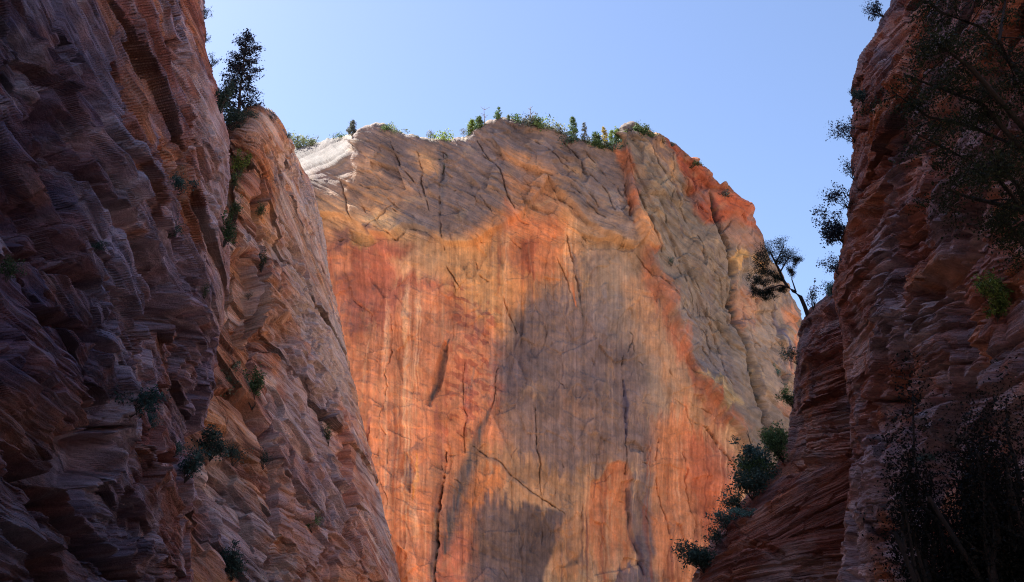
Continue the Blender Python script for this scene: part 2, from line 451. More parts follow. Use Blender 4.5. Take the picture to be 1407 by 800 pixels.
# ---- right canyon wall
SIL_C = [(-420, 1310), (-300, 1296), (-150, 1270), (0, 1229), (50, 1203), (85, 1184), (150, 1173), (200, 1175), (240, 1173), (300, 1166), (350, 1153),
         (400, 1150), (450, 1156), (500, 1164), (600, 1176), (700, 1170), (800, 1160), (960, 1150)]
rows = []
for v in [s[0] for s in SIL_C]:
    s = lerp_tab(SIL_C, v); lean = 1 + .03 * (500 - v) / 800; e = 1425 - s
    if e < 150: e = 150
    zz = at(1400, v, 27 * lean)[2]
    r = [(s + 200, v, 140 * lean), (s + 70, v, 95 * lean), (s + 12, v, 72 * lean), (s, v, 64 * lean), (s + 10, v, 59 * lean), (s + .18 * e, v, 52 * lean), (s + .4 * e, v, 43 * lean),
         (s + .65 * e, v, 35 * lean), (s + .85 * e, v, 30 * lean), (s + e, v, 26.5 * lean), (1640, v, 20 * lean), (2200, v, 14 * lean),
         ('xyz', 16, -30, zz), ('xyz', 20, -160, zz)]
    rows.append(r)
netC = net_from(rows)
fadeC = [1, .8, .4, .3, .5, .9, 1, 1, 1, 1, 1, 1, .6, .6]
gC = [([(1266, 225), (1268, 280), (1262, 335)], 7, 1.3), ([(1180, 180), (1240, 130), (1300, 60)], 10, .9),
      ([(1185, 520), (1195, 600), (1186, 690), (1180, 800)], 8, 1.6), ([(1160, 560), (1172, 640), (1165, 760)], 6, 1.4),
      ([(1190, 385), (1230, 360), (1290, 345)], 8, .8), ([(1190, 560), (1260, 545), (1330, 500)], 7, .9),
      ([(1180, 260), (1240, 220), (1330, 170)], 8, .7), ([(1285, 560), (1295, 650), (1290, 760)], 6, .8)]
hC = [([(1255, 405), (1300, 370), (1330, 360), (1320, 400), (1270, 420)], .8, 5, .4)]
pC = [([(1165, 90), (1200, 70), (1225, 130), (1200, 260), (1195, 420), (1150, 420), (1165, 300)], (.56, .20, .10), 16, .6),
      ([(1182, 190), (1200, 155), (1272, 88), (1290, 95), (1250, 140), (1195, 210)], (.66, .24, .09), 6, .95),
      ([(1200, 60), (1262, 10), (1290, 5), (1270, 50), (1225, 75)], (.60, .22, .10), 8, .85),
      ([(1240, 395), (1280, 365), (1340, 340), (1330, 370), (1290, 400)], (.60, .27, .12), 8, .75),
      ([(1250, 410), (1310, 440), (1290, 480), (1210, 500), (1215, 460)], (.46, .36, .37), 14, .8),
      ([(1290, 560), (1400, 480), (1407, 620), (1300, 680)], (.34, .31, .36), 14, .8),
      ([(1198, 590), (1290, 560), (1295, 680), (1200, 700)], (.44, .31, .33), 14, .7),
      ([(1190, 500), (1240, 500), (1320, 490), (1250, 550), (1190, 560)], (.52, .20, .12), 9, .6)]
wC, PC, UC, VC = wall('cliff', netC, [20, 24, 30, 48, 34, 64, 50, 42, 62, 52, 52, 52, 52, 102, 102, 102, 30], [10, 12, 8, 14, 50, 66, 74, 60, 46, 30, 12, 8, 6],
        .62, 17, M_NEAR, ((.40, .155, .11), (.58, .235, .12), (.32, .235, .25), (.62, .47, .45)), .8, fadeC, gC, hC, pC, dip=.22, bias=(-.65, -.05))
tag(wC, 'dark red thinly bedded canyon wall bulging in from the right side', 'cliff', kind='structure')

# ---- low spur at the foot of the right wall
SIL_D = [(385, 1158), (400, 1143), (432, 1112), (480, 1097), (540, 1091), (610, 1080), (650, 1060), (675, 1035), (700, 1010), (735, 985), (775, 963), (810, 947), (960, 890)]
rows = []
for v in [s[0] for s in SIL_D]:
    s = lerp_tab(SIL_D, v); e = 1260 - s
    rows.append([(s + 110, v + 10, 165), (s + 40, v + 5, 130), (s + 8, v + 2, 108), (s, v, 98), (s + 10, v, 92), (s + .15 * e, v, 87), (s + .4 * e, v, 82), (s + .7 * e, v, 80), (s + e, v, 79)])
rows = [[(p[0] + 3, p[1] + 6, p[2] + 25) for p in rows[0]]] + rows
netD = net_from(rows)
gD = []
pD = [([(1100, 560), (1125, 560), (1115, 660), (1090, 640)], (.52, .30, .21), 9, .7),
      ([(1130, 590), (1165, 590), (1160, 690), (1135, 690)], (.48, .19, .12), 9, .6)]
wD, PD, UD, VD = wall('cliff', netD, [6, 14, 32, 48, 58, 70, 48, 36, 36, 46, 50, 46, 40], [8, 8, 8, 16, 40, 70, 70, 60], .8, 23, M_FAR,
        ((.34, .125, .085), (.46, .18, .10), (.24, .165, .165), (.46, .31, .26)), .62, [1, .9, .6, .35, .5, .9, 1, 1, 1], gD, [], pD, dip=.22, bias=(-.2, 0))
tag(wD, 'low dark red rock spur fringed with bushes at the foot of the right wall', 'cliff', kind='structure')
print('D', time.time() - T0)

# ------------------------------------------------------------------ the great cliff at the head of the canyon
RIM = [(150, 250), (250, 232), (350, 212), (398, 204), (412, 203), (440, 194), (465, 189), (482, 184), (500, 176), (516, 170.5), (528, 172), (534, 179), (560, 187), (585, 193), (604, 194),
       (622, 192), (642, 187), (655, 177), (670, 169), (690, 163.5), (704, 164), (725, 172), (742, 176), (760, 179), (778, 188), (800, 197), (822, 204),
       (840, 203), (852, 193), (858, 174), (868, 170), (882, 178), (900, 190), (918, 197), (940, 214), (962, 232), (985, 256), (1003, 274),
       (1017, 284), (1019, 292), (1036, 302), (1043, 316), (1045, 332), (1052, 352), (1068, 380), (1085, 403), (1100, 432), (1112, 470), (1140, 540), (1200, 660), (1300, 800)]
def face_grid():
    uu = np.concatenate([np.linspace(150, 400, 50, endpoint=False), np.linspace(400, 1115, 960, endpoint=False), np.linspace(1115, 1300, 60)])
    rim = np.interp(uu, *np.array(RIM).T)
    rim = rim + 1.6 * n2(uu, uu * 0, 9, 1, 3, 3) + .8 * n2(uu, uu * 0, 3, 1, 4)
    t = np.concatenate([np.linspace(0, 1, 760, endpoint=False) ** 1.0, 1 + np.linspace(0, .35, 16)])
    Rm = rim[None, :]; Tt = t[:, None]
    V = Rm + (815 - Rm) * Tt; V = np.minimum(V, 985 - 0 * V)
    U = uu[None, :] + 0 * V
    Y = 455 + ((U - 700) / 330) ** 2 * 34 + (800 - V) / 640 * 26
    Y = Y + np.clip(U - 1000, 0, 400) * .35
    # rounded brow
    k = np.clip(1 - (V - Rm) / 9, 0, 1); Y = Y + 3 * k ** 2
    # slickrock shoulder at the left end lies back
    sh = sstep(500, 462, U) * sstep(256 - (U - 410) * .55, 188, V)
    Y = Y + 52 * sh + 10 * sstep(480, 400, U) * sstep(330, 230, V)
    Y = Y + 10 * sstep(.2, .8, n2(U, V, 26, 26, 9)) * sstep(210, 170, V) * 0
    return uu, rim, U, V, Y
uu, rim, U, V, Y = face_grid()
UW = U + 9 * n2(U, V, 40, 50, 1, 4, .55); VW = V + 9 * n2(U, V, 40, 50, 2, 4, .55)
VW = VW + 13 * n2(U + 2 * n2(U, V, 9, 9, 80, 2), V, 5, 110, 81, 2) * sstep(300, 420, V)
UF = U + 1.6 * n2(U, V, 14, 16, 5, 3); VF = V + 1.6 * n2(U, V, 14, 16, 6, 3)

# relief in metres, outward
D = 5.0 * n2(U, V, 130, 190, 11, 3) + 1.6 * n2(U, V, 42, 60, 12, 3) + .25 * n2(U, V, 9, 12, 13, 3)
crossbed = sstep(-60, 60, (U - 850) - (V - 260) * .42) * sstep(620, 520, V)
upper = sstep(330, 260, V - .0 * U + 30 * n2(U, V, 80, 80, 14))
right = crossbed
UB = U + 5 * n2(U, V, 70, 70, 61, 2); VB2 = V + 5 * n2(U, V, 70, 70, 62, 2)
bedr = dn(UB, VB2, 54, 90, 5.0, 15, 3) * .6 + dn(UB, VB2, 42, 60, 2.2, 16, 2) * .4
bedl = dn(UB, VB2, 34, 90, 6, 17, 3) * .6 + dn(UB, VB2, 22, 70, 2.8, 18, 2) * .4
rough = sstep(-.2, .6, n2(U, V, 60, 60, 19, 3))
D += right * bedr * .16 + upper * bedl * .16
flute = n2(UF, V, 5, 150, 20, 2) * .5 + n2(UF, V, 2.2, 90, 21) * .25
low = sstep(330, 420, V) * (1 - right)
D += low * flute * .45
D += (1 - right) * (1 - upper) * (dn(UB, VB2, 14, 120, 5, 22, 2) * .16 + .4 * sstep(.3, .4, n2(UF, VF, 60, 34, 63, 3)) + .22 * sstep(.3, .4, dn(UF, VF, 24, 34, 9, 64, 2)))
# jagged small ledges on the right-hand part
lt = layer((-UB * .66 + VB2 * .75) / 9 + .4 * n2(U, V, 20, 20, 23), 40, .3)
ar = U * .60 + V * .80; br = -U * .80 + V * .60
fr = facets(ar / 44, br / 20, 0 * U, 3, 1.2, .8, True) * 2.4 + facets(ar / 17, br / 8, 0 * U, 4, 1.2, .8, True) * .8
au = U * .86 + V * .5; bu = -U * .5 + V * .86
fu = facets(au / 50, bu / 24, 0 * U, 5, 1.2, .8, True) * 2.2 + facets(au / 20, bu / 9, 0 * U, 6, 1.2, .8, True) * .7
D += right * fr * (.35 + rough) + upper * fu * (.3 + rough)
fl = facets(UF / 34, VF / 60, 0 * U, 7, 1.1, .8, True) * .9 + facets(UF / 9, VF / 26, 0 * U, 8, 1.1, .7, True) * .28
D += (1 - right) * (1 - upper) * fl
ltb = layer((-UB * .86 + VB2 * .50) / 30 + .25 * n2(U, V, 60, 60, 94), 60, .1)
D += right * ltb * 2.2
lts = layer((-UB * .5 + VB2 * .87) / 21 + .3 * n2(U, V, 50, 50, 95), 160, .1)
D += upper * lts * 1.5
rp = random.Random(12)
for k in range(46):                          # flakes and plates that have not yet fallen off
    u0 = rp.uniform(465, 900); v0 = rp.uniform(345, 790); a_ = rp.uniform(5, 22); b_ = rp.uniform(10, 60)
    q_ = [(u0 + a_ * math.cos(t) * rp.uniform(.7, 1.2), v0 + b_ * math.sin(t) * rp.uniform(.7, 1.2)) for t in np.linspace(0, 2 * math.pi, 8)[:-1]]
    D += rp.choice((-1, 1)) * rp.uniform(.4, 1.1) * poly(UF, VF, q_, 1.1)
D += right * rough * lt * .55
lt2 = layer((-UB * .45 + VB2 * .89) / 13 + .4 * n2(U, V, 26, 26, 24), 340, .3)
D += upper * rough * lt2 * 1.0

S1 = poly(UF, VF, [(848, 150), (852, 200), (857, 262), (866, 300), (882, 345), (905, 402), (935, 470), (963, 530), (1000, 590), (1032, 660), (1060, 760), (1300, 760), (1300, 100)], 3)
D += 6.0 * S1
JOINT = [(968, 272), (976, 305), (990, 340), (999, 372), (1002, 420), (1012, 480), (1020, 530), (1030, 575), (1034, 640)]
S2 = poly(UF, VF, JOINT + [(1060, 760), (1300, 760), (1300, 200), (1040, 290), (1000, 262)], 2.5)
D -= 1.2 * S2 * sstep(300, 360, V)
S3 = poly(UF, VF, [(400, 140), (400, 290), (440, 300), (470, 298), (493, 312), (512, 325), (540, 328), (556, 312), (585, 316), (612, 336), (650, 332), (690, 312), (722, 290),
                   (752, 252), (768, 270), (800, 296), (845, 330), (872, 342), (884, 330), (860, 250), (848, 140)], 1.4)
D += 4.5 * S3
for pts, h, so in [
    ([(833, 648), (838, 637), (850, 634), (860, 638), (866, 655), (872, 720), (882, 775), (820, 790), (806, 720), (812, 660), (824, 655)], -1.8, 1.5),
    ([(547, 750), (563, 763), (561, 815), (551, 815)], -3.2, 1.2),
    ([(612, 470), (619, 478), (607, 530), (594, 560), (586, 556), (598, 510)], -2.4, 1.2),
    ([(556, 620), (568, 634), (573, 650), (565, 678), (557, 665), (551, 645)], -2.4, 1.5),
    ([(455, 345), (482, 332), (486, 345), (484, 380), (462, 390)], 1.5, 2),
    ([(868, 298), (900, 330), (908, 350), (885, 345), (872, 325)], 2.2, 1.5),
    ([(756, 232), (790, 232), (808, 248), (800, 258), (768, 252)], -2.0, 2),
    ([(800, 318), (835, 326), (872, 338), (868, 348), (835, 342), (802, 334)], -2.4, 1.5),
    ([(860, 608), (872, 606), (884, 622), (866, 620)], -2.2, 1.2),
    ([(996, 362), (1012, 352), (1040, 362), (1042, 378), (1015, 372), (1000, 384)], 1.6, 2),
    ([(480, 316), (500, 322), (516, 334), (500, 338), (484, 330)], -2.0, 1.5)]:
    D += h * poly(UF, VF, pts, so)

CRACKS = [
    (JOINT, [4, 6, 7, 6, 7, 6, 6, 6, 4], 8.0),
    ([(612, 618), (606, 690), (601, 750), (597, 815)], 3.2, 3.5), ([(690, 405), (699, 425), (704, 440), (711, 458)], 1.6, 1.6),
    ([(782, 320), (790, 365), (799, 405), (803, 442)], 2.2, 2.0), ([(767, 345), (780, 380), (789, 412)], 1.6, 1.2),
    ([(672, 572), (680, 548), (682, 520), (684, 500)], 1.5, 1.4), ([(857, 488), (858, 540), (860, 600), (860, 650)], 2.0, 1.4),
    ([(650, 612), (680, 632), (705, 655), (738, 680)], 1.6, 1.2), ([(738, 680), (758, 690), (764, 697), (776, 706)], 1.8, 2.0),
    ([(868, 455), (870, 468), (864, 482)], 1.5, 1.6), ([(955, 578), (975, 592), (993, 622), (1010, 655)], 2.4, 2.2),
    ([(925, 550), (940, 560), (952, 585)], 1.4, 1.2), ([(945, 552), (965, 562), (982, 575)], 1.4, 1.4), ([(985, 560), (1000, 590), (1015, 640)], 2, 1.5),
    ([(855, 258), (859, 275), (864, 300)], 3.5, 3.0), ([(865, 262), (878, 285), (890, 318), (903, 352)], 2.2, 2.6),
    ([(610, 215), (612, 240), (604, 262), (606, 300), (609, 340)], 2.4, 1.5), ([(1053, 420), (1060, 455), (1068, 510), (1070, 560)], 2.2, 1.6),
    ([(612, 362), (622, 378), (632, 392)], 1.8, 1.8), ([(650, 350), (658, 375), (672, 385)], 1.8, 1.2),
    ([(513, 580), (505, 600), (495, 622)], 1.8, 1.2), ([(524, 582), (532, 600), (535, 640)], 1.2, 1.0), ([(520, 655), (532, 680), (536, 702)], 1.2, 1.0),
    ([(752, 250), (770, 275), (795, 292)], 2.4, 2.4), ([(775, 268), (805, 282), (830, 302)], 2.2, 1.6), ([(780, 255), (800, 268), (822, 288)], 2, 1.4),
    ([(865, 668), (872, 720), (884, 790)], 2.5, 1.6), ([(915, 215), (917, 250), (914, 286)], 1.2, 1.4),
    ([(1016, 420), (1022, 480), (1028, 520)], 1.6, 1.6), ([(1040, 420), (1042, 470)], 1.2, 1.2), ([(985, 330), (1003, 300), (1012, 310)], 2, 1.6),
    ([(955, 420), (965, 450), (975, 490)], 1.6, 1.5), ([(925, 370), (940, 400), (950, 430)], 1.6, 1.4), ([(640, 240), (700, 250), (748, 262)], 1.3, .8),
    ([(498, 325), (530, 300), (548, 285)], 1.6, 1.5), ([(518, 318), (545, 330), (560, 312), (590, 320)], 2.2, 2.0), ([(660, 275), (680, 300)], 2, 1.5)]
rc = random.Random(4)
for u0, v0, ln, an, w in [(872, 350, 150, 58, 1.8), (905, 300, 120, 60, 1.8), (930, 255, 150, 64, 2.0), (950, 330, 120, 66, 1.8), (888, 215, 110, 62, 1.6), (925, 420, 110, 58, 1.8), (965, 420, 120, 68, 1.8),
                      (1030, 400, 130, 78, 1.6), (1048, 440, 110, 80, 1.6), (1012, 330, 60, 84, 1.6), (770, 200, 120, 50, 1.6), (720, 190, 90, 44, 1.4), (800, 215, 110, 54, 1.6), (540, 200, 90, 60, 1.5),
                      (470, 250, 60, 70, 1.5), (655, 195, 110, 62, 1.4), (575, 215, 80, 84, 1.6), (484, 520, 170, 93, 1.4), (640, 500, 120, 96, 1.4), (534, 430, 150, 92, 1.2), (735, 560, 120, 92, 1.2), (905, 600, 150, 88, 1.4), (940, 620, 130, 87, 1.4)]:
    p_ = []; x_, y_ = u0, v0
    for k in range(6):
        p_.append((x_, y_)); a_ = R(an + rc.uniform(-14, 14)); x_ += ln / 5 * math.cos(a_); y_ += ln / 5 * math.sin(a_)
    CRACKS.append((p_, w, 1.6))
for k in range(150):                         # short cracks and flake edges along the beds
    a = rc.random()
    if a < .62:
        u0 = rc.uniform(850, 1085); v0 = rc.uniform(220, 640); ang = R(rc.uniform(38, 66))
        if (u0 - 850) - (v0 - 260) * .42 < 0 and rc.random() < .8: continue
    elif a < .85:
        u0 = rc.uniform(430, 840); v0 = rc.uniform(195, 330); ang = R(rc.uniform(10, 40))
    else:
        u0 = rc.uniform(470, 900); v0 = rc.uniform(350, 780); ang = R(rc.uniform(5, 95))
    L_ = rc.uniform(5, 26); b = ang + rc.uniform(-.5, .5)
    CRACKS.append(([(u0, v0), (u0 + L_ * .5 * math.cos(ang), v0 + L_ * .5 * math.sin(ang)), (u0 + L_ * .5 * (math.cos(ang) + math.cos(b)), v0 + L_ * .5 * (math.sin(ang) + math.sin(b)))],
                   rc.uniform(1.1, 2.0), rc.uniform(.5, 1.5)))
CN = sstep(-.45, .25, n2(U, V, 9, 9, 65, 2)); CW = .8 * n2(U, V, 6, 6, 66, 2)
for pts, w, dep in CRACKS:
    D -= dep * 1.25 * line(UF + CW, VF + CW, pts, w) * (.25 + .75 * CN)
# slickrock steps on the lying shoulder
shm = sstep(500, 470, U) * sstep(262, 235, V)
D *= 1 - .75 * shm
D += shm * (layer((VB2 + .45 * UB) / 11, 20, .35) * 1.1 + 1.0 * n2(UB, VB2, 44, 16, 30, 2))

P = at(U, V, Y)
N = blur(normals(P, CAM), 4); N /= np.linalg.norm(N, axis=-1, keepdims=True)
edge = sstep(0, 10, V - rim[None, :]) * .8 + .2
P = P + N * (D * edge)[..., None]

# ---- colours of the stone (as it looks, before the light correction WB)
tan = lin(178, 128, 96); mauve = lin(122, 97, 93); orange = lin(204, 128, 82); red = lin(176, 88, 60)
deepr = lin(150, 72, 54); light = lin(216, 158, 120); varn = lin(104, 80, 78); dark = lin(86, 68, 68); buff = lin(196, 152, 116)
WB = np.array([1.07, 1.33, 1.32])
C = np.ones(U.shape + (3,)) * tan
def lay(pts, c, soft, a=1.0, w=True):
    global C
    C = mix(C, c, poly(UW if w else UF, VW if w else VF, pts, soft) * a)
lay([(440, 330), (500, 340), (600, 360), (690, 420), (700, 560), (690, 830), (420, 830)], lin(196, 116, 82), 25)
lay([(400, 180), (520, 150), (600, 180), (690, 150), (760, 180), (850, 210), (880, 330), (800, 300), (760, 265), (700, 300), (655, 335), (610, 330), (580, 305), (540, 285), (470, 275), (420, 300)], mauve, 22)
lay([(450, 270), (480, 225), (520, 218), (570, 250), (560, 300), (500, 318), (460, 310)], lin(188, 134, 102), 18, .6)
lay([(572, 208), (600, 208), (604, 250), (585, 252)], lin(200, 140, 98), 7, .8)
lay([(700, 205), (730, 215), (758, 240), (750, 262), (715, 240), (685, 222)], lin(190, 128, 92), 12, .7)
lay([(690, 255), (750, 262), (790, 300), (780, 330), (700, 320), (650, 345), (640, 400), (690, 440), (720, 420), (760, 380), (790, 400), (800, 340)], orange, 14, .9)
lay([(640, 330), (690, 300), (750, 290), (790, 320), (795, 400), (750, 385), (700, 395), (690, 450), (640, 420)], orange, 16, .95)
lay([(695, 285), (740, 300), (778, 310), (780, 340), (770, 370), (735, 380), (690, 345)], lin(192, 104, 70), 9, .7)
lay([(725, 330), (742, 335), (738, 385), (728, 375)], deepr, 4, .7)
lay([(600, 330), (640, 338), (700, 330), (690, 440), (640, 420), (600, 390)], lin(206, 140, 92), 14, .7)
lay([(455, 335), (520, 325), (570, 350), (600, 390), (560, 400), (520, 440), (490, 470), (465, 440)], lin(164, 88, 70), 12, .9)
lay([(457, 340), (484, 330), (484, 372), (460, 385)], lin(196, 118, 86), 4, .8, False)
lay([(455, 320), (470, 300), (486, 322), (470, 345)], lin(120, 70, 70), 5, .7)
lay([(535, 360), (590, 335), (615, 345), (580, 385), (545, 385)], lin(204, 146, 106), 8, .7)
lay([(500, 300), (555, 298), (590, 312), (560, 320), (520, 312)], lin(190, 150, 118), 6, .7)
lay([(490, 312), (512, 325), (520, 336), (500, 336), (486, 325)], lin(176, 124, 76), 5, .7)
lay([(505, 310), (520, 310), (520, 322), (508, 322)], lin(105, 75, 75), 3, .8)
lay([(548, 305), (575, 292), (605, 312), (590, 322), (560, 318)], lin(105, 92, 98), 6, .8)
# big varnish shield in the middle
lay([(700, 470), (712, 425), (740, 395), (770, 382), (800, 410), (840, 425), (880, 470), (905, 520), (915, 590), (905, 650), (850, 640), (800, 660), (740, 645), (700, 615), (678, 560), (684, 500)], lin(122, 93, 86), 22)
lay([(805, 350), (870, 350), (920, 440), (950, 520), (930, 600), (905, 600), (880, 480), (810, 420)], lin(160, 124, 104), 22, .85)
lay([(800, 400), (850, 400), (880, 470), (830, 470)], lin(132, 108, 104), 16, .7)
lay([(690, 470), (730, 470), (725, 560), (700, 570), (682, 540)], lin(108, 81, 78), 16, .7)
lay([(700, 575), (800, 560), (880, 590), (870, 640), (760, 640), (700, 620)], lin(140, 104, 92), 18, .6)
lay([(760, 540), (800, 548), (798, 570), (765, 560)], lin(156, 106, 82), 8, .5)
lay([(640, 600), (700, 620), (780, 660), (775, 700), (700, 690), (650, 700), (620, 680)], lin(178, 122, 88), 12, .8)
lay([(650, 640), (690, 640), (700, 665), (680, 690), (650, 712), (632, 700)], lin(196, 112, 68), 8, .85)
lay([(716, 655), (760, 640), (800, 650), (812, 700), (806, 790), (760, 800), (775, 705)], lin(156, 110, 84), 14, .7)
bk = poly(UF, VF, [(600, 860), (630, 720), (668, 670), (712, 684), (776, 706), (766, 745), (750, 780), (738, 860)], 3) * sstep(632, 664, U + 16 * n2(U, V, 8, 40, 90, 3)) * sstep(674, 704, V + 18 * n2(U, V, 5, 30, 91, 3) + (U - 700) * -.1)
C = mix(C, dark, bk * .92)
lay([(640, 830), (650, 720), (690, 700), (720, 720), (690, 830)], lin(110, 86, 82), 12, .6)
lay([(590, 760), (630, 700), (645, 740), (640, 830), (592, 830)], lin(176, 96, 78), 10, .7)
# lower right orange
lay([(905, 590), (940, 560), (985, 600), (1010, 660), (1010, 830), (890, 830), (895, 700)], lin(206, 120, 80), 20, .95)
lay([(945, 590), (975, 600), (1000, 650), (990, 740), (960, 740), (945, 660)], lin(182, 88, 60), 14, .75)
lay([(970, 590), (1000, 620), (1012, 660), (985, 660)], lin(140, 84, 72), 10, .5)
lay([(860, 650), (898, 650), (898, 760), (886, 790), (872, 740), (862, 680)], lin(112, 88, 86), 4, .9, False)
pn = poly(UF, VF, [(833, 648), (838, 637), (850, 634), (860, 638), (867, 660), (874, 720), (890, 850), (815, 850), (804, 720), (812, 660), (824, 655)], 3.5) * sstep(815, 735, V + 22 * n2(U, V, 6, 40, 88, 2))
C = mix(C, lin(200, 110, 70), pn * (.8 + .2 * n2(U, V, 6, 50, 89, 2)) * .95)
lay([(790, 690), (812, 660), (808, 790), (770, 800), (755, 770), (776, 720)], lin(196, 124, 84), 8, .5)
lay([(845, 785), (870, 772), (890, 775), (892, 830), (835, 830)], lin(100, 82, 88), 6, .8)
# right-hand cross-bedded block
C = mix(C, lin(116, 95, 86), S1 * .92)
lay([(856, 200), (905, 215), (960, 300), (1000, 420), (1010, 520), (960, 500), (900, 380), (870, 300)], lin(130, 106, 92), 18, .6)
lay([(925, 440), (950, 430), (1005, 520), (1000, 560), (960, 520)], lin(112, 96, 100), 16, .6)
lay([(800, 240), (850, 260), (870, 330), (830, 320), (780, 280)], lin(120, 104, 104), 14, .6)
lay([(765, 265), (800, 275), (830, 295), (800, 292)], lin(80, 76, 90), 6, .6)
lay([(842, 205), (854, 210), (866, 262), (884, 320), (900, 345), (884, 345), (868, 305), (854, 262)], lin(176, 96, 66), 4, .85)
lay([(866, 296), (880, 300), (905, 345), (885, 348), (872, 325)], lin(206, 140, 100), 3, .85, False)
lay([(880, 340), (900, 380), (940, 470), (975, 530), (1008, 590), (985, 590), (945, 520), (915, 450), (885, 390)], lin(178, 96, 68), 9, .8)
lay([(850, 380), (890, 390), (925, 480), (960, 560), (930, 560), (880, 460)], lin(196, 128, 88), 14, .6)
lay([(958, 506), (985, 522), (1010, 555), (1000, 562), (975, 540)], lin(186, 144, 100), 5, .7)
lay([(900, 180), (925, 198), (962, 232), (1003, 274), (1040, 302), (1046, 330), (1020, 325), (1000, 310), (985, 310), (965, 305), (945, 270), (925, 235)], lin(160, 76, 52), 7, .9)
lay([(930, 205), (945, 225), (960, 265), (972, 300), (955, 285), (935, 240)], lin(118, 52, 42), 5, .7)
lay([(866, 172), (905, 195), (915, 240), (895, 230), (870, 200)], lin(190, 130, 90), 7, .7)
lay([(905, 225), (920, 235), (925, 275), (910, 250)], lin(192, 128, 76), 6, .5)
lay([(1000, 300), (1020, 320), (1045, 330), (1040, 355), (1000, 345), (985, 320)], lin(150, 100, 84), 8, .7)
lay([(1002, 385), (1100, 390), (1110, 560), (1040, 560), (1012, 470)], lin(150, 118, 103), 8, .7)
lay([(996, 364), (1006, 354), (1020, 352), (1042, 362), (1038, 370), (1018, 362), (1008, 368), (1002, 384)], lin(214, 150, 92), 2.5, .8)
lay([(1015, 375), (1050, 380), (1050, 405), (1015, 400)], lin(120, 104, 104), 5, .7)
lay([(1004, 400), (1035, 400), (1036, 440), (1010, 440)], lin(182, 108, 76), 8, .5)
lay([(1080, 470), (1098, 480), (1095, 505), (1074, 500)], lin(205, 105, 60), 4, .8)
lay([(1060, 480), (1075, 480), (1072, 520), (1058, 515)], lin(196, 118, 90), 5, .6)
lay([(1070, 425), (1100, 440), (1100, 470), (1085, 462)], lin(200, 120, 84), 6, .7)
lay([(1050, 560), (1095, 545), (1090, 590), (1060, 575)], lin(186, 108, 72), 8, .6)
# dark bands and stains; the line along the joint paints in crack shade
for pts, w, c, a in [
    ([(674, 562), (655, 605), (636, 660), (622, 715), (612, 760)], [5, 10, 17, 22, 16], lin(92, 76, 74), .85),
    ([(617, 468), (605, 515), (590, 556)], [5, 9, 6], lin(78, 64, 62), .95), ([(608, 625), (600, 720), (596, 815)], [8, 10, 10], lin(120, 74, 66), .6),
    ([(602, 700), (597, 760), (594, 815)], [7, 9, 9], lin(92, 80, 74), .7),
    ([(858, 520), (859, 560), (860, 608)], [3, 5, 4], lin(72, 64, 84), .8), ([(866, 668), (874, 720), (884, 790)], [5, 8, 9], lin(78, 62, 72), .85),
    ([(786, 330), (795, 380), (803, 440)], [4, 5, 4], lin(120, 96, 88), .8), ([(775, 350), (785, 385), (793, 418)], [3, 4, 3], lin(196, 104, 62), .8),
    ([(512, 575), (500, 610), (490, 640)], [4, 7, 3], lin(140, 84, 84), .7), ([(556, 620), (563, 650), (562, 676)], [4, 8, 4], lin(98, 76, 88), .8),
    ([(573, 625), (575, 660), (568, 690)], [3, 4, 3], lin(200, 120, 60), .8), ([(600, 560), (606, 600), (604, 640)], [6, 10, 8], lin(166, 90, 76), .6),
    ([(640, 500), (646, 545), (640, 580)], [8, 12, 10], lin(160, 90, 78), .7), ([(652, 505), (648, 535)], [5, 6], lin(128, 100, 88), .6),
    ([(1055, 420), (1062, 460), (1069, 512)], [3, 4, 4], lin(104, 88, 96), .8), ([(606, 205), (612, 250), (606, 300)], [6, 8, 5], lin(92, 82, 86), .7),
    ([(655, 615), (705, 655), (740, 682)], [6, 8, 5], lin(120, 92, 84), .6), ([(772, 780), (795, 770), (802, 750)], [4, 7, 4], lin(90, 72, 66), .7),
    ([(800, 322), (835, 332), (870, 342)], [8, 9, 6], lin(184, 128, 88), .7), ([(772, 240), (790, 245), (803, 255)], [8, 8, 5], lin(160, 116, 84), .6),
    ([(968, 270), (978, 300), (984, 320)], [5, 7, 6], lin(84, 50, 50), .8), (JOINT, [3, 4, 5, 4, 5, 5, 4, 4, 3], lin(52, 44, 40), .95)]:
    m = line(UF, VF, pts, w, True, .5)
    m = m * (.8 + .4 * n2(UF, V, 3, 40, 41))
    C = mix(C, c, np.clip(m * a * 1.2, 0, 1))
# red blotches in the chequered zone
ch = poly(UW, VW, [(610, 380), (690, 430), (685, 540), (650, 600), (600, 600), (620, 470)], 14)
cb = sstep(.05, .35, dn(UF, VF, 25, 16, 6, 42, 2) + .5 * n2(UF, VF, 5, 22, 43))
C = mix(C, lin(158, 80, 62), ch * cb * .75)
# vertical wash streaks: light ones on the left, red and dark ones on the lower right
st = .7 * n2(UF, V, 9, 300, 44) + .45 * n2(UF, V, 4, 200, 44) + .4 * n2(UF, V, 1.9, 160, 45) + .45 * n2(U, V, 40, 60, 46, 3)
lm = poly(UW, VW, [(475, 480), (530, 400), (600, 400), (615, 470), (600, 560), (590, 830), (540, 830), (480, 620)], 18)
C = mix(C, light, lm * sstep(.25, 1.1, st) * .6)
C = mix(C, red, lm * sstep(.25, 1.1, -st) * .5)
rm = poly(UW, VW, [(900, 620), (1000, 610), (1000, 830), (800, 830), (810, 660), (860, 640)], 18)
C = mix(C, light, rm * sstep(.4, 1.1, st) * .5); C = mix(C, deepr, rm * sstep(.3, 1.0, -st) * .65)
mm = poly(UW, VW, [(630, 330), (800, 300), (800, 420), (640, 440)], 18)
C = mix(C, light, mm * sstep(.3, 1.0, st) * .4); C = mix(C, red, mm * sstep(.3, 1.0, -st) * .5)
bl = poly(UW, VW, [(690, 620), (830, 640), (810, 830), (600, 830), (620, 700)], 14)
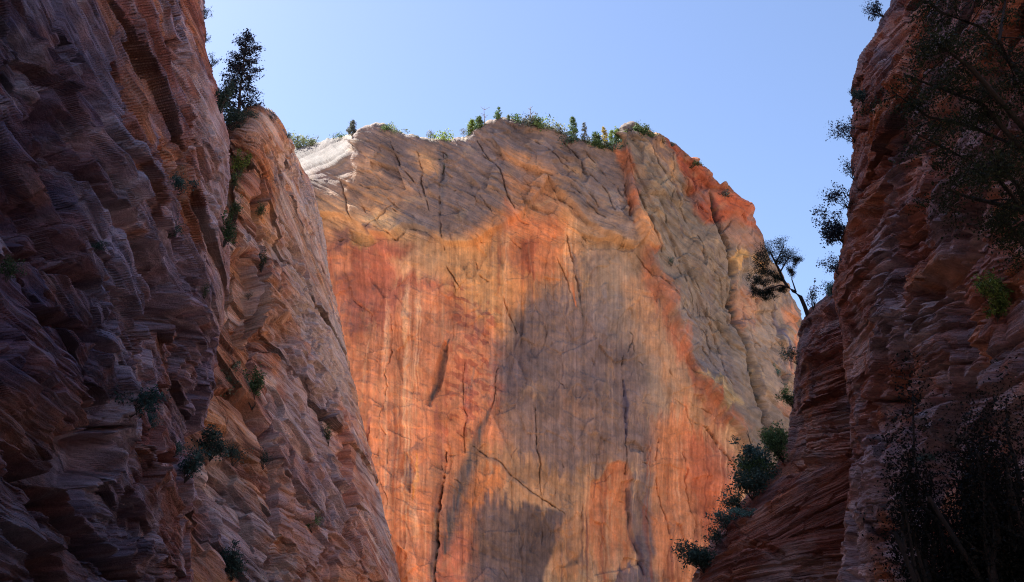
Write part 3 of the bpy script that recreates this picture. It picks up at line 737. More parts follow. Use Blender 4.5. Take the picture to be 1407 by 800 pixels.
C = mix(C, varn, bl * sstep(.3, 1.0, -st) * .5)
for u0, v0, v1, w, a in [(565, 405, 800, 1.6, .8), (570, 415, 620, 1.2, .7), (527, 420, 700, 2.0, .6), (549, 500, 760, 1.5, .5), (505, 470, 560, 2.0, .6), (840, 650, 790, 2.2, .6),
                         (813, 640, 780, 1.6, .6), (895, 640, 815, 1.2, .6), (560, 520, 740, 1.4, .6), (541, 560, 800, 1.6, .6), (728, 312, 370, 1.2, .6), (846, 645, 740, 1.6, .5)]:
    C = mix(C, light, (.45 + .55 * sstep(-.4, .5, n2(U, V, 6, 34, 82, 2))) * line(U + 1.2 * n2(U, V, 14, 40, 83, 2), V, [(u0, v0), (u0 - 2, (v0 + v1) / 2), (u0 - 7 if u0 < 700 else u0 + 2, v1)], w * 1.9) * a * .62)
# mottling, beds
mo = n2(U, V, 34, 26, 47, 5, .66); mo2 = n2(U, V, 6, 9, 84, 3, .6)
C = C * (1 + .24 * mo + .20 * mo2)[..., None]
C = mix(C, tan, sstep(.2, 1.0, n2(UW, VW, 24, 30, 85, 5, .62)) * .35); C = mix(C, varn, sstep(.35, 1.0, n2(UW, VW, 30, 44, 86, 5, .62)) * .4)
C = mix(C, mauve * .9, sstep(.05, .7, n2(UW, VW, 50, 30, 48, 5, .6)) * .6 * (upper + right * .8).clip(0, 1))
C = mix(C, buff, sstep(.25, .9, n2(UW, VW, 30, 20, 49, 5, .6)) * .28 * (upper + right).clip(0, 1))
bb = right * bedr + upper * bedl
C = C * (1 + .10 * np.clip(bb, -1, 1))[..., None]
C = C * (1 + .16 * np.clip(st, -1, 1) * (1 - right) * (1 - upper))[..., None]
fw = sstep(.15, .7, dn(UB, VB2, 38, 30, 3.0, 92, 2)) * (right + .7 * upper).clip(0, 1) * sstep(-.2, .5, n2(U, V, 26, 26, 93, 2))
C = C * (1 - .26 * fw)[..., None]
C = mix(C, lin(92, 78, 84), right * sstep(.5, 1.1, dn(UW, VW, 50, 50, 6, 50, 3) + .5 * n2(U, V, 30, 30, 51)) * .6)
C = C * (1 + .06 * (1 - right) * (1 - upper) * dn(UW, VW, 12, 60, 9, 52, 2))[..., None]
for pts, w, dep in CRACKS:
    C = mix(C, C * np.array([.55, .46, .46]), line(UF + CW, VF + CW, pts, w) * CN * .35 * min(1, dep))
white = sstep(492, 470, UW) * sstep(254, 232, VW + (UW - 430) * .45)
C = mix(C, np.array([.17, .152, .14]) / WB, white * (.70 + .25 * sstep(-.5, .4, n2(UB, VB2, 30, 9, 97, 3))))
rimw = sstep(9, 2, (V - rim[None, :]) + 4 * n2(U, V, 8, 8, 53)) * sstep(-.1, .5, n2(U, V, 20, 99, 54))
C = mix(C, lin(190, 160, 134), rimw * .35 * sstep(880, 850, U))
C = C * WB

# plateau behind the brow
back = []
for k, (dy, dz) in enumerate([(150, -8), (60, 0), (20, -1), (6, -.3)]):
    q = P[0].copy(); q[:, 1] += dy; q[:, 2] += dz + 1.5 * n2(uu, uu * 0 + k * 9, 15, 7, 60) * (k < 3); back.append(q)
P = np.concatenate([np.array(back), P]); C = np.concatenate([np.repeat(C[:1], 4, 0), C])
VERT = (S1 < .5) & (V > 330)
BE = np.where(VERT, U * 1.1 + .1 * V, np.where(S1 > .5, (-U * .62 + V * .78), np.where(V < 330, -U * .35 + V * .94, -U * .12 + V * 1.0))) * .35
BE = np.concatenate([np.repeat(BE[:1], 4, 0), BE])
wE = grid_mesh('cliff', P, C, M_FACE, BE)
tag(wE, 'huge orange and mauve streaked sandstone cliff standing across the canyon head', 'cliff', kind='structure')
PE = P[4:]
print('E', time.time() - T0)

# ------------------------------------------------------------------ ground
def ground():
    xs = np.concatenate([np.linspace(-4000, -300, 20), np.linspace(-280, 280, 90), np.linspace(300, 4000, 20)])
    ys = np.concatenate([np.linspace(-4000, -320, 20), np.linspace(-300, 480, 120), np.linspace(520, 6000, 20)])
    X, Yy = np.meshgrid(xs, ys)
    Z = -.25 + .35 * n2(X, Yy, 22, 22, 70, 3) * (np.hypot(X, Yy) > 4)
    Pg = np.stack([X, Yy, Z], -1)
    c = mix(np.array([.56, .39, .27]), np.array([.46, .29, .18]), sstep(-.4, .5, n2(X, Yy, 30, 30, 71, 4)))
    o = grid_mesh('ground', Pg, c, M_FACE)
    tag(o, 'pale sandy canyon floor below the cliffs', 'ground', kind='structure')
ground()

#@@VEG0
# ------------------------------------------------------------------ where plants stand on the rock
def project(P):
    d = P - CAM; f = d[..., 1] * CP + d[..., 2] * SP
    f = np.where(f > 1, f, 1e9)
    up = -d[..., 1] * SP + d[..., 2] * CP
    return CX + FPX * d[..., 0] / f, CY - FPX * up / f, f
PTS = {}
for key, Pg in (('A', PA), ('B', PB), ('C', PC), ('D', PD), ('E', PE)):
    q = Pg.reshape(-1, 3); uu_, vv_, ff_ = project(q)
    ok = (uu_ > -40) & (uu_ < 1460) & (vv_ > -40) & (vv_ < 860)
    PTS[key] = (q[ok], uu_[ok], vv_[ok], ff_[ok])

def up(p):
    """an upright thing high above the eye looks shorter: how much taller it really is"""
    d = np.asarray(p) - CAM; return math.sqrt(1 + (d[2] / math.hypot(d[0], d[1])) ** 2)

def spot(key, u, v):
    """the visible rock point of that cliff in this direction, and metres per photo pixel there"""
    q, a, b, f = PTS[key]
    for r in (2.5, 6, 14, 40, 120):
        m = (np.abs(a - u) < r) & (np.abs(b - v) < r)
        if m.any():
            i = np.where(m)[0]
            k = i[np.argmin(f[i] + 4 * np.hypot(a[i] - u, b[i] - v) * f[i] / FPX * 3)]
            return q[k], f[k] / FPX
    raise ValueError((key, u, v))

VR = np.random.default_rng(77)
def link(name, me, parent=None, material=None):
    if material: me.materials.append(material)
    o = bpy.data.objects.new(name, me); COL.objects.link(o)
    if parent: o.parent = parent
    return o

def empty(name, loc):
    o = bpy.data.objects.new(name, None); COL.objects.link(o); o.location = Vector(loc); o.empty_display_size = .5
    return o

def leaves(name, pts, size, cols, parent, aspect=.5, jitter=.35, out=None):
    """many small leaf faces: one quad bent at its rib per point"""
    pts = np.asarray(pts, float); n = len(pts)
    d = VR.normal(size=(n, 3)); d /= np.linalg.norm(d, axis=1, keepdims=True)
    if out is not None: d = d * .7 + out; d /= np.linalg.norm(d, axis=1, keepdims=True) + 1e-9
    e = np.cross(d, VR.normal(size=(n, 3))); e /= np.linalg.norm(e, axis=1, keepdims=True) + 1e-9
    s = (size * np.exp(VR.normal(size=n) * .3))[:, None]
    d = d * s; e = e * s * aspect
    v = np.stack([pts - d, pts + e, pts + d, pts - e], 1).reshape(-1, 3)
    me = bpy.data.meshes.new(name)
    me.vertices.add(4 * n); me.vertices.foreach_set('co', v.reshape(-1).astype(F32))
    me.loops.add(4 * n); me.loops.foreach_set('vertex_index', np.arange(4 * n, dtype=np.int32))
    me.polygons.add(n); me.polygons.foreach_set('loop_start', np.arange(0, 4 * n, 4, dtype=np.int32))
    me.polygons.foreach_set('loop_total', np.full(n, 4, np.int32)); me.update()
    a = me.attributes.new('leaf_colour', 'FLOAT_COLOR', 'POINT')
    c = np.ones((n, 4), F32); c[:, :3] = np.asarray(cols) * np.exp(VR.normal(size=(n, 1)) * jitter)
    a.data.foreach_set('color', np.repeat(np.clip(c, 0, 1), 4, 0).reshape(-1))
    return link(name, me, parent, M_LEAF)

class Wood:
    def __init__(self): self.v = []; self.f = []
    def limb(self, pts, r0, r1, sides=6):
        pts = [Vector(p) for p in pts]; n = len(pts); base = len(self.v)
        for i, p in enumerate(pts):
            t = (pts[min(i + 1, n - 1)] - pts[max(i - 1, 0)]).normalized()
            a = t.orthogonal().normalized(); b = t.cross(a)
            r = r0 + (r1 - r0) * i / (n - 1)
            for k in range(sides):
                w_ = 2 * math.pi * k / sides
                self.v.append(p + a * (r * math.cos(w_)) + b * (r * math.sin(w_)))
        for i in range(n - 1):
            for k in range(sides):
                k2 = (k + 1) % sides
                self.f.append((base + i * sides + k, base + i * sides + k2, base + (i + 1) * sides + k2, base + (i + 1) * sides + k))
        self.f.append(tuple(base + (n - 1) * sides + k for k in range(sides)))
    def build(self, name, parent, material):
        me = bpy.data.meshes.new(name); me.from_pydata(self.v, [], self.f)
        me.polygons.foreach_set('use_smooth', np.ones(len(me.polygons), bool)); me.update()
        return link(name, me, parent, material)

def bend(a, b, n, wob, rnd):
    a = Vector(a); b = Vector(b); L_ = (b - a).length
    o = []
    for i in range(n + 1):
        t = i / n; p = a.lerp(b, t)
        k = wob * L_ * (math.sin(math.pi * t) * .6 + .4 * (0 < i < n))
        o.append(p + Vector((rnd.gauss(0, 1), rnd.gauss(0, 1), rnd.gauss(0, 1))) * k)
    return o

DARK = np.array([.020, .034, .026]); GREEN = np.array([.045, .075, .03]); TEAL = np.array([.025, .05, .042]); LIME = np.array([.10, .14, .03])
YELL = np.array([.17, .135, .025]); GREY = np.array([.075, .085, .075]); SAGE = np.array([.10, .12, .07])

def shade(col, n):
    return np.asarray(col)[None, :] * (1 + VR.normal(size=(n, 1)) * .12)

def conifer(loc, H, W_, label, group, col, seed, density=1.0, detail=1, lean=0.0, gap=.0, cat='tree', taper=1.0, name='pine_tree', low=.12):
    """tapered trunk, whorls of limbs carrying tufts of needles"""
    r = random.Random(seed); root = empty(name, loc); tag(root, label, cat, group)
    tip = Vector((lean * H, 0, H)); wd = Wood()
    wd.limb(bend((0, 0, -.05 * H), tip, 8, .006, r), H * .018, H * .003, 7 if detail > 1 else 5)
    pts = []; nl = int((26 if detail > 1 else 15) * (1 + .2 * density))
    for i in range(nl):
        t = low + (1 - low) * ((i + r.random()) / nl)
        if r.random() < gap: continue
        prof = (1 - t) ** (.62 * taper) * (.55 + .45 * min(1, (t - low + .08) / .22))
        for j in range(5 if detail > 1 else 3):
            a = r.uniform(0, 2 * math.pi); ln = W_ * .5 * prof * r.uniform(.55, 1.15) + .02 * H
            b0 = tip * t; rise = ln * (.35 * t + r.uniform(-.15, .25))
            b1 = b0 + Vector((math.cos(a) * ln, math.sin(a) * ln, rise))
            if detail > 1: wd.limb(bend(b0, b1, 3, .05, r), H * .004, H * .0012, 4)
            m = int((3 + 5 * ln / (W_ * .5)) * density * (2.0 if detail > 1 else 1.2))
            for k in range(m):
                s = r.uniform(.3, 1.05); c = b0.lerp(b1, s)
                q = W_ * (.035 if detail > 1 else .06)
                n = 6 if detail > 1 else 4
                pts.append(np.array(c) + VR.normal(size=(n, 3)) * q)
    pts = np.concatenate(pts)
    wd.build('trunk', root, M_BARK)
    leaves('crown', pts, W_ * (.021 if detail > 1 else .05), shade(col, len(pts)), root, .42)
    return root

def bushy(loc, H, W_, label, group, col, seed, n=500, cat='shrub', name='shrub', out=(0, 0, 0), leaf=.05, stems=5, parts=True, wood=None, clump=.13, droop=0.0):
    """several stems from one root, a clump of leaves round each twig end: uneven, with gaps"""
    r = random.Random(seed)
    root = empty(name, loc); tag(root, label, cat, group)
    wd = Wood(); pts = []; o = Vector(out); tot = 0
    nt_ = max(8, int(stems * 3.2))
    ends = []
    for i in range(stems):
        e = Vector((r.gauss(0, .30) * W_, r.gauss(0, .26) * W_, H * r.uniform(.35, .85) * (1 - droop))) + o * r.uniform(.3, .8)
        wd.limb(bend((0, 0, -.05 * H), e, 4, .05, r), H * .016, H * .005, 5)
        for j in range(3):
            s = e * r.uniform(.45, 1.0)
            f = s + Vector((r.gauss(0, .17) * W_, r.gauss(0, .15) * W_, r.gauss(.10, .13) * H)) + o * r.uniform(.05, .25)
            wd.limb(bend(s, f, 3, .06, r), H * .007, H * .002, 4); ends.append(f)
            if r.random() < .5: ends.append(s.lerp(f, .4))
    per = max(5, n // len(ends))
    for f in ends:
        k = clump * r.uniform(.5, 1.3)
        pts.append(np.array(f) + np.clip(VR.normal(size=(int(per * r.uniform(.5, 1.5)) + 2, 3)), -1.5, 1.5) * np.array([W_, W_, H]) * k * np.array([1, 1, .8]))
    pts = np.concatenate(pts)
    wd.build('stem', root, wood or M_BARK)
    leaves('foliage', pts, leaf * (W_ + H) * .5, shade(col, len(pts)), root, .5)
    return root

# ---- the lone pine in the notch, and the rim
p, m = spot('B', 330, 160); 
conifer(p + np.array([-1.2, 2, -1.2]), 134 * m * up(p), 74 * m, 'tall dark lone pine standing in the notch above the left buttress', None, (.017, .024, .034), 5, .8, 2, lean=-.012, gap=.12, taper=.75, low=.05)

G1 = 'trees and bushes along the rim of the great cliff'
rim_plants = [
 # u, v base, height px, width px, kind, colour, label
 (410, 204, 17, 17, 'b', SAGE, 'rounded green bush at the far left end of the pale slickrock rim'),
 (426, 201, 13, 12, 'b', SAGE * .9, 'low pale green bush on the white slickrock, second from its left end'),
 (457, 193, 11, 4, 's', None, 'thin bare stick of a dead tree on the white slickrock slope'),
 (467, 191, 7, 12, 'b', GREEN, 'low dark bush halfway up the white slickrock slope'),
 (482, 187, 19, 13, 'c', GREY * .8, 'small two-tiered pine near the top of the white slickrock slope'),
 (531, 181, 12, 12, 'b', GREEN, 'dark round bush tucked behind the left summit knob'),
 (542, 184, 10, 13, 'b', SAGE, 'pale green bush just right of the left summit knob'),
 (571, 191, 6, 5, 'b', GREY, 'tiny grey bush in the dip right of the left summit'),
 (591, 197, 18, 10, 'r', GREY, 'round-headed grey sapling on a thin stem in the rim saddle'),
 (613, 194, 11, 19, 'b', LIME, 'yellow-green spiky bush low in the rim saddle'),
 (636, 189, 14, 8, 'r', GREY * .9, 'small grey round-headed tree left of the bright green pair'),
 (648, 185, 19, 13, 'c', LIME * .8, 'bright green cone-shaped tree left of the forked dead snag'),
 (658, 178, 17, 13, 'c', GREEN, 'mid green bushy pine touching the foot of the forked dead snag'),
 (666, 175, 27, 9, 's', None, 'forked bare dead snag rising from the pale rim'),
 (685, 166, 17, 10, 'c', GREEN * 1.2, 'neat little cone-shaped fir alone on the highest knob'),
 (699, 165, 8, 6, 'c', SAGE, 'tiny pale fir right of the lone fir on the highest knob'),
 (711, 170, 12, 11, 'b', GREEN * .8, 'dark round bush on the slope below the highest knob'),
 (727, 177, 14, 14, 'b', GREY * .8, 'grey-green bush at the left foot of the straight dead snag'),
 (730, 177, 29, 6, 's', None, 'straight bare dead snag above a clump of grey-green bushes'),
 (738, 178, 17, 17, 'b', GREEN, 'broad green bush at the right foot of the straight dead snag'),
 (755, 182, 14, 15, 'b', SAGE * .9, 'light green loose tree midway between the straight snag and the tall pine'),
 (771, 188, 12, 10, 'b', GREY, 'pale grey bush left of the tall narrow pine on the rim'),
 (781, 202, 14, 15, 'b', DARK * 1.3, 'dark bush hanging below the rim left of the tall narrow pine'),
 (788, 196, 32, 14, 'c', GREEN * .9, 'tallest narrow pine among the right-hand rim trees'),
 (804, 199, 29, 9, 'c', GREY * .8, 'slim grey-topped pine just right of the tallest rim pine'),
 (810, 202, 16, 12, 'b', SAGE * .7, 'short bushy tree at the foot of the slim grey-topped pine'),
 (821, 205, 21, 17, 'c', GREEN * .8, 'broad dark green fir left of the yellow rim tree'),
 (831, 205, 27, 11, 'c', YELL, 'golden yellow cone-shaped tree among the rim pines'),
 (840, 204, 23, 11, 'c', LIME * 1.1, 'yellow-green tree leaning against the golden one on the rim'),
 (848, 199, 20, 12, 'c', GREEN * .8, 'dark upright tree between the yellow-green tree and the bare rock point'),
 (837, 208, 9, 22, 'b', DARK * 1.5, 'dark low thicket under the golden rim tree'),
 (855, 192, 12, 9, 'b', LIME * .7, 'small olive bush against the left side of the bare rock point'),
 (877, 180, 11, 10, 'b', GREEN * .7, 'dark bush just right of the bare rock point'),
 (886, 186, 13, 12, 'b', GREEN * .6, 'spreading dark bush second down from the bare rock point'),
 (895, 190, 8, 9, 'b', GREEN * .7, 'small dark bush where the red shoulder begins'),
 (909, 195, 8, 10, 'b', np.array([.09, .06, .035]), 'brownish dry bush on top of the red shoulder'),
 (924, 202, 7, 7, 'b', GREY * .7, 'tiny grey-green bush, upper of two on the steep red edge'),
 (940, 216, 5, 7, 'b', GREY * .7, 'flat tiny bush, lower of two on the steep red edge'),
 (957, 229, 8, 8, 'b', GREEN * .6, 'compact dark bush halfway down the red shoulder edge'),
 (998, 272, 10, 13, 'b', GREY * .6, 'grey bush low on the red shoulder edge before the corner'),
]
for i, (u, v, h, w_, kd, col, lab) in enumerate(rim_plants):
    p, m = spot('E', u, max(v, np.interp(u, *np.array(RIM).T) + .5))
    p = p + np.array([0, 1.2, -.3]); h *= 1.15 * up(p); w_ *= 1.35; col = None if col is None else np.asarray(col) * 2.0; w_ *= 1.25 if kd == 'b' and 695 < u < 862 else 1.0
    if kd == 'c': conifer(p, h * m, w_ * m, lab, G1, col, 100 + i, 1.6, 1, lean=VR.normal() * .02, gap=.06)
    elif kd == 's':
        r = random.Random(i); root = empty('dead_tree', p); tag(root, lab, 'tree', G1); H = h * m; wd = Wood()
        wd.limb(bend((0, 0, -.5), (VR.normal() * .04 * H, 0, H), 6, .012, r), H * .022, H * .007, 6)
        wd.build('trunk', root, M_DEAD); 
        for j in range(6 if w_ > 5 else 4):
            wb = Wood(); t = r.uniform(.45, .95); sg = 1 if j % 2 else -1
            wb.limb(bend((0, 0, H * t), (sg * w_ * m * r.uniform(.25, .6), r.gauss(0, .3), H * min(1.0, t + r.uniform(.02, .16))), 3, .06, r), H * .010, H * .004, 4)
            wb.build('branch', root, M_DEAD)
    elif kd == 'r':
        root = empty('sapling', p); tag(root, lab, 'tree', G1); H = h * m; wd = Wood(); r = random.Random(i)
        wd.limb(bend((0, 0, -.4), (0, 0, H * .7), 4, .01, r), H * .02, H * .01, 5)
        for j in range(6): wd.limb([(0, 0, H * r.uniform(.35, .6)), (r.gauss(0, .25) * w_ * m, r.gauss(0, .25) * w_ * m, H * r.uniform(.7, .95))], H * .008, H * .003, 4)
        wd.build('trunk', root, M_BARK)
        q = VR.normal(size=(260, 3)); q /= np.linalg.norm(q, axis=1, keepdims=True); q *= (VR.random((260, 1)) ** .4)
        leaves('crown', q * np.array([w_ * .5, w_ * .5, h * .33]) * m + np.array([0, 0, H * .66]), w_ * m * .055, shade(col, 260), root)
    else: bushy(p, h * m, w_ * m, lab, G1, col, 300 + i, 520, leaf=.065, stems=7, clump=.17)

# ---- shrubs on the walls
def shrubs(key, rows, group, seed0, lift=.0):
    for i, (u, v, h, w_, col, lab, opt) in enumerate(rows):
        p, m = spot(key, u, v); col = np.asarray(col) * 2.4
        o = dict(n=700, leaf=.040, stems=8, clump=.15); o.update(opt); col = col * (1.5 if key == 'D' else 1.0); o['n'] = int(o['n'] * 1.8)
        out = np.array(o.pop('out', (0, 0, 0)), float) * m; h = h * up(p)
        bushy(p, h * m, w_ * m, lab, group, col, seed0 + i, out=out, **o)
IN = lambda d: {'out': (d, -d * .6, 0)}
shrubs('A', [
 (246, 268, 26, 24, TEAL, 'dark bush in the orange hollow high on the left wall', IN(4)),
 (231, 326, 26, 24, DARK * 1.2, 'dark bush on the mauve slab below the orange hollow of the left wall', IN(4)),
 (288, 322, 48, 20, GREEN * .6, 'upright dark green bush on the ledge beside the vertical crack, left of a pair', IN(4)),
 (308, 338, 42, 22, GREEN * .55, 'fuller dark green bush right against the vertical crack, right of a pair', IN(3)),
 (281, 26, 18, 9, DARK, 'sparse dark shrub poking out of the left wall edge at the very top', {'out': (7, 0, 0), 'n': 260}),
 (283, 58, 14, 8, DARK, 'small dark tuft on the left wall edge below the topmost shrub', {'out': (4, 0, 0), 'n': 200}),
 (290, 92, 18, 12, DARK, 'dark tuft on the left wall edge level with the middle of the lone pine', {'out': (6, 0, 0), 'n': 260}),
 (305, 152, 44, 20, DARK, 'tall dark bush between the left wall edge and the lone pine', {'out': (3, 0, 0), 'n': 900}),
 (281, 412, 22, 9, GREEN * .6, 'thin green tuft on the smooth mauve slab under the ledge bushes', {'n': 260}),
 (180, 572, 42, 56, TEAL * .7, 'wide dark bush over the shadowed hollow low on the left wall', IN(6)),
 (204, 590, 24, 18, TEAL * 1.3, 'small brighter green bush right below the wide dark bush', IN(4)),
 (240, 628, 24, 18, TEAL * 1.2, 'small green bush at the upper edge of the deep lower cleft', IN(4)),
 (254, 662, 46, 38, TEAL * .9, 'thick dark teal bush filling the head of the deep lower cleft', IN(8)),
 (130, 345, 14, 18, DARK, 'dim small bush in the dark overhang halfway up the left wall', IN(4)),
 (8, 385, 34, 26, GREEN * .5, 'dim green bush at the left edge of the view', IN(6)),
], 'shrubs clinging to the left canyon wall', 500)
shrubs('B', [
 (320, 180, 30, 28, DARK, 'dark bush at the foot of the lone pine in the notch', {'out': (0, -4, 0), 'n': 900}),
 (342, 163, 14, 22, DARK, 'low dark scrub on the crest right of the lone pine', {'n': 500}),
 (372, 166, 12, 11, DARK, 'small dark shrub on the buttress crest right of its highest point', {'n': 260}),
 (394, 190, 10, 10, DARK, 'tiny dark shrub where the buttress crest starts to drop', {'n': 240}),
 (327, 240, 34, 18, LIME * .5, 'olive green bush beside the crack just below the notch', {'out': (2, -3, 0)}),
 (319, 262, 26, 14, GREEN * .7, 'small green bush in the gully between left wall and buttress, upper of two', {'out': (0, -3, 0), 'n': 400}),
 (321, 306, 30, 16, GREEN * .55, 'bushy dark green shrub in the gully between left wall and buttress, lower of two', {'out': (0, -3, 0), 'n': 500}),
 (360, 300, 22, 12, GREEN * .6, 'small green shrub at the top of the second vertical crack', {'out': (0, -3, 0), 'n': 350}),
 (358, 372, 30, 8, GREEN * .4, 'thin dark plant growing out of the second vertical crack', {'n': 260}),
 (342, 412, 12, 12, DARK, 'small dark bush in the rust orange hollow', {'n': 240}),
 (312, 540, 44, 36, SAGE * .75, 'pale grey-green bush on the ledge between wall and buttress', {'out': (2, -6, 0), 'n': 1100}),
 (346, 562, 56, 20, GREEN * .8, 'tall green bush right of the pale one on the ledge', {'out': (0, -5, 0)}),
 (288, 632, 42, 46, DARK * 1.1, 'large dark bush under the ledge at the foot of the orange beds', {'out': (0, -8, 0), 'n': 1000}),
 (319, 640, 28, 26, DARK * 1.1, 'smaller dark bush right of the large one under the ledge', {'out': (0, -5, 0)}),
 (362, 642, 28, 13, DARK, 'narrow dark bush in the vertical cleft of the lower buttress', {'n': 300}),
 (452, 612, 30, 11, GREEN * .5, 'narrow dark green bush in the right-hand joint of the buttress', {'n': 300}),
 (430, 730, 28, 24, GREEN * 1.1, 'bright green bush in a hollow low on the buttress', {'out': (0, -4, 0)}),
 (318, 796, 44, 34, DARK * 1.1, 'dark bush at the bottom of the buttress, lowest on the left', {'out': (0, -6, 0), 'n': 900}),
], 'shrubs growing on the left buttress', 600)
SL = np.array([.026, .034, .046])
shrubs('C', [
 (1213, 22, 26, 26, SL, 'feathery dark branch reaching over the right wall edge at the top', {'out': (-26, 0, -6), 'n': 420}),
 (1172, 134, 10, 7, SL, 'tiny sparse sprig on the bulge of the right wall edge', {'out': (-10, 0, 0), 'n': 90, 'stems': 3}),
 (1174, 194, 34, 26, SL, 'fan-shaped dark shrub jutting left from the right wall edge below the bulge', {'out': (-27, 0, 0), 'n': 420, 'stems': 8}),
 (1174, 246, 30, 20, SL, 'thin leafless-looking shrub below the fan-shaped one on the right wall edge', {'out': (-18, 0, -4), 'n': 200, 'stems': 6}),
 (1166, 286, 30, 34, SL, 'long loose shrub with a branch stretched far left from the right wall edge', {'out': (-34, 0, 4), 'n': 420, 'stems': 8}),
 (1158, 332, 44, 38, SL * .9, 'densest dark shrub hanging off the right wall edge, below the long loose one', {'out': (-26, 0, -4), 'n': 1000, 'stems': 9}),
 (1152, 376, 26, 26, SL, 'flat spreading shrub at the notch between right wall and spur', {'out': (-18, 0, 0), 'n': 420}),
 (1186, 142, 20, 22, TEAL, 'green bush tucked under the orange bed near the right wall edge', {'out': (-2, -5, 0)}),
 (1372, 440, 62, 34, LIME * .55, 'mossy yellow-green bush beside the dark trunk on the right', {'out': (-4, -6, 0), 'n': 1300}),
 (1276, 642, 22, 28, TEAL * 1.3, 'small green bush on the mauve beds low on the right wall', {'out': (-2, -5, 0), 'n': 500}),
], 'shrubs on the right canyon wall', 700)
shrubs('D', [
 (1144, 404, 24, 22, TEAL * 1.4, 'bright green bush in the notch above the spur', {'out': (0, -3, 0)}),
 (1118, 424, 38, 22, GREY * .7, 'thin upright twiggy shrub between the bent juniper and the notch', {'n': 160, 'stems': 7, 'clump': .1}),
 (1094, 500, 24, 20, DARK * 1.3, 'dark bush on the spur edge below the bent juniper', {'out': (-14, 0, 0), 'n': 500}),
 (1088, 560, 26, 26, GREEN * .6, 'dark green bush on the spur edge midway down', {'out': (-10, 0, 0), 'n': 600}),
 (1076, 632, 46, 34, GREEN * .8, 'bright green leafy bush, topmost of the thick row on the spur', {'out': (-10, 0, 0), 'n': 1100}),
 (1056, 655, 50, 50, TEAL * .9, 'broad dark green bush in the middle of the thick row on the spur', {'out': (-14, 0, 0), 'n': 1500}),
 (1034, 686, 44, 42, DARK * 1.2, 'dark rounded bush next down in the thick row on the spur', {'out': (-12, 0, 0), 'n': 1200}),
 (1014, 706, 34, 30, DARK * 1.3, 'ragged dark bush at the lower end of the thick row on the spur', {'out': (-12, 0, 0), 'n': 700}),
 (1018, 712, 16, 34, TEAL * 1.5, 'low strip of green plants along the spur edge under the thick row', {'out': (0, -3, 0), 'n': 600}),
 (1066, 622, 40, 30, GREEN * .7, 'upright green bush at the back of the thick row on the spur', {'out': (-6, 0, 0), 'n': 900}),
 (1046, 668, 40, 40, GREEN * .6, 'green bush wedged between the broad and the rounded one on the spur', {'out': (-8, 0, 0), 'n': 1000}),
 (1000, 728, 30, 34, TEAL * .9, 'teal bush bridging the gap below the thick row on the spur', {'out': (-8, 0, 0), 'n': 800}),
 (985, 748, 26, 26, DARK, 'small dark bush above the lowest one on the spur', {'out': (-8, 0, 0), 'n': 600}),
 (968, 786, 46, 50, DARK, 'wide blue-black bush, lowest on the spur', {'out': (-10, 0, 0), 'n': 1400}),
], 'bushes along the spur', 800)
shrubs('E', [
 (608, 240, 18, 12, DARK * 1.4, 'dark bush in the gully under the rim saddle of the great cliff', {'n': 260}),
 (614, 224, 12, 10, DARK * 1.6, 'small bush at the head of the gully under the rim saddle', {'n': 200}),
 (922, 366, 14, 10, DARK * 1.4, 'small dark bush on the great cliff beside the pale fin', {'n': 220}),
 (1069, 518, 16, 11, TEAL * 1.6, 'green bush under the dark water stain at the right end of the great cliff', {'n': 260}),
 (1078, 545, 20, 22, GREEN * .7, 'dark green bush low on the right end of the great cliff', {'n': 300}),
], 'bushes on the face of the great cliff', 900)

# dead stick on the spur
p, m = spot('D', 1042, 660); r = random.Random(3)
root = empty('dead_branch', p); tag(root, 'thin bare dead stick standing up from the bushes on the spur', 'branch')
wd = Wood(); wd.limb(bend((0, 0, 0), (-10 * m, 0, 72 * m), 6, .012, r), .9 * m, .35 * m, 5)
for t, dx in ((.55, -5), (.7, 4), (.85, -4)): wd.limb([(-10 * m * t, 0, 72 * m * t), ((-10 * t + dx) * m, 0, 72 * m * t + 9 * m)], .5 * m, .2 * m, 4)
wd.build('stick', root, M_BARK)

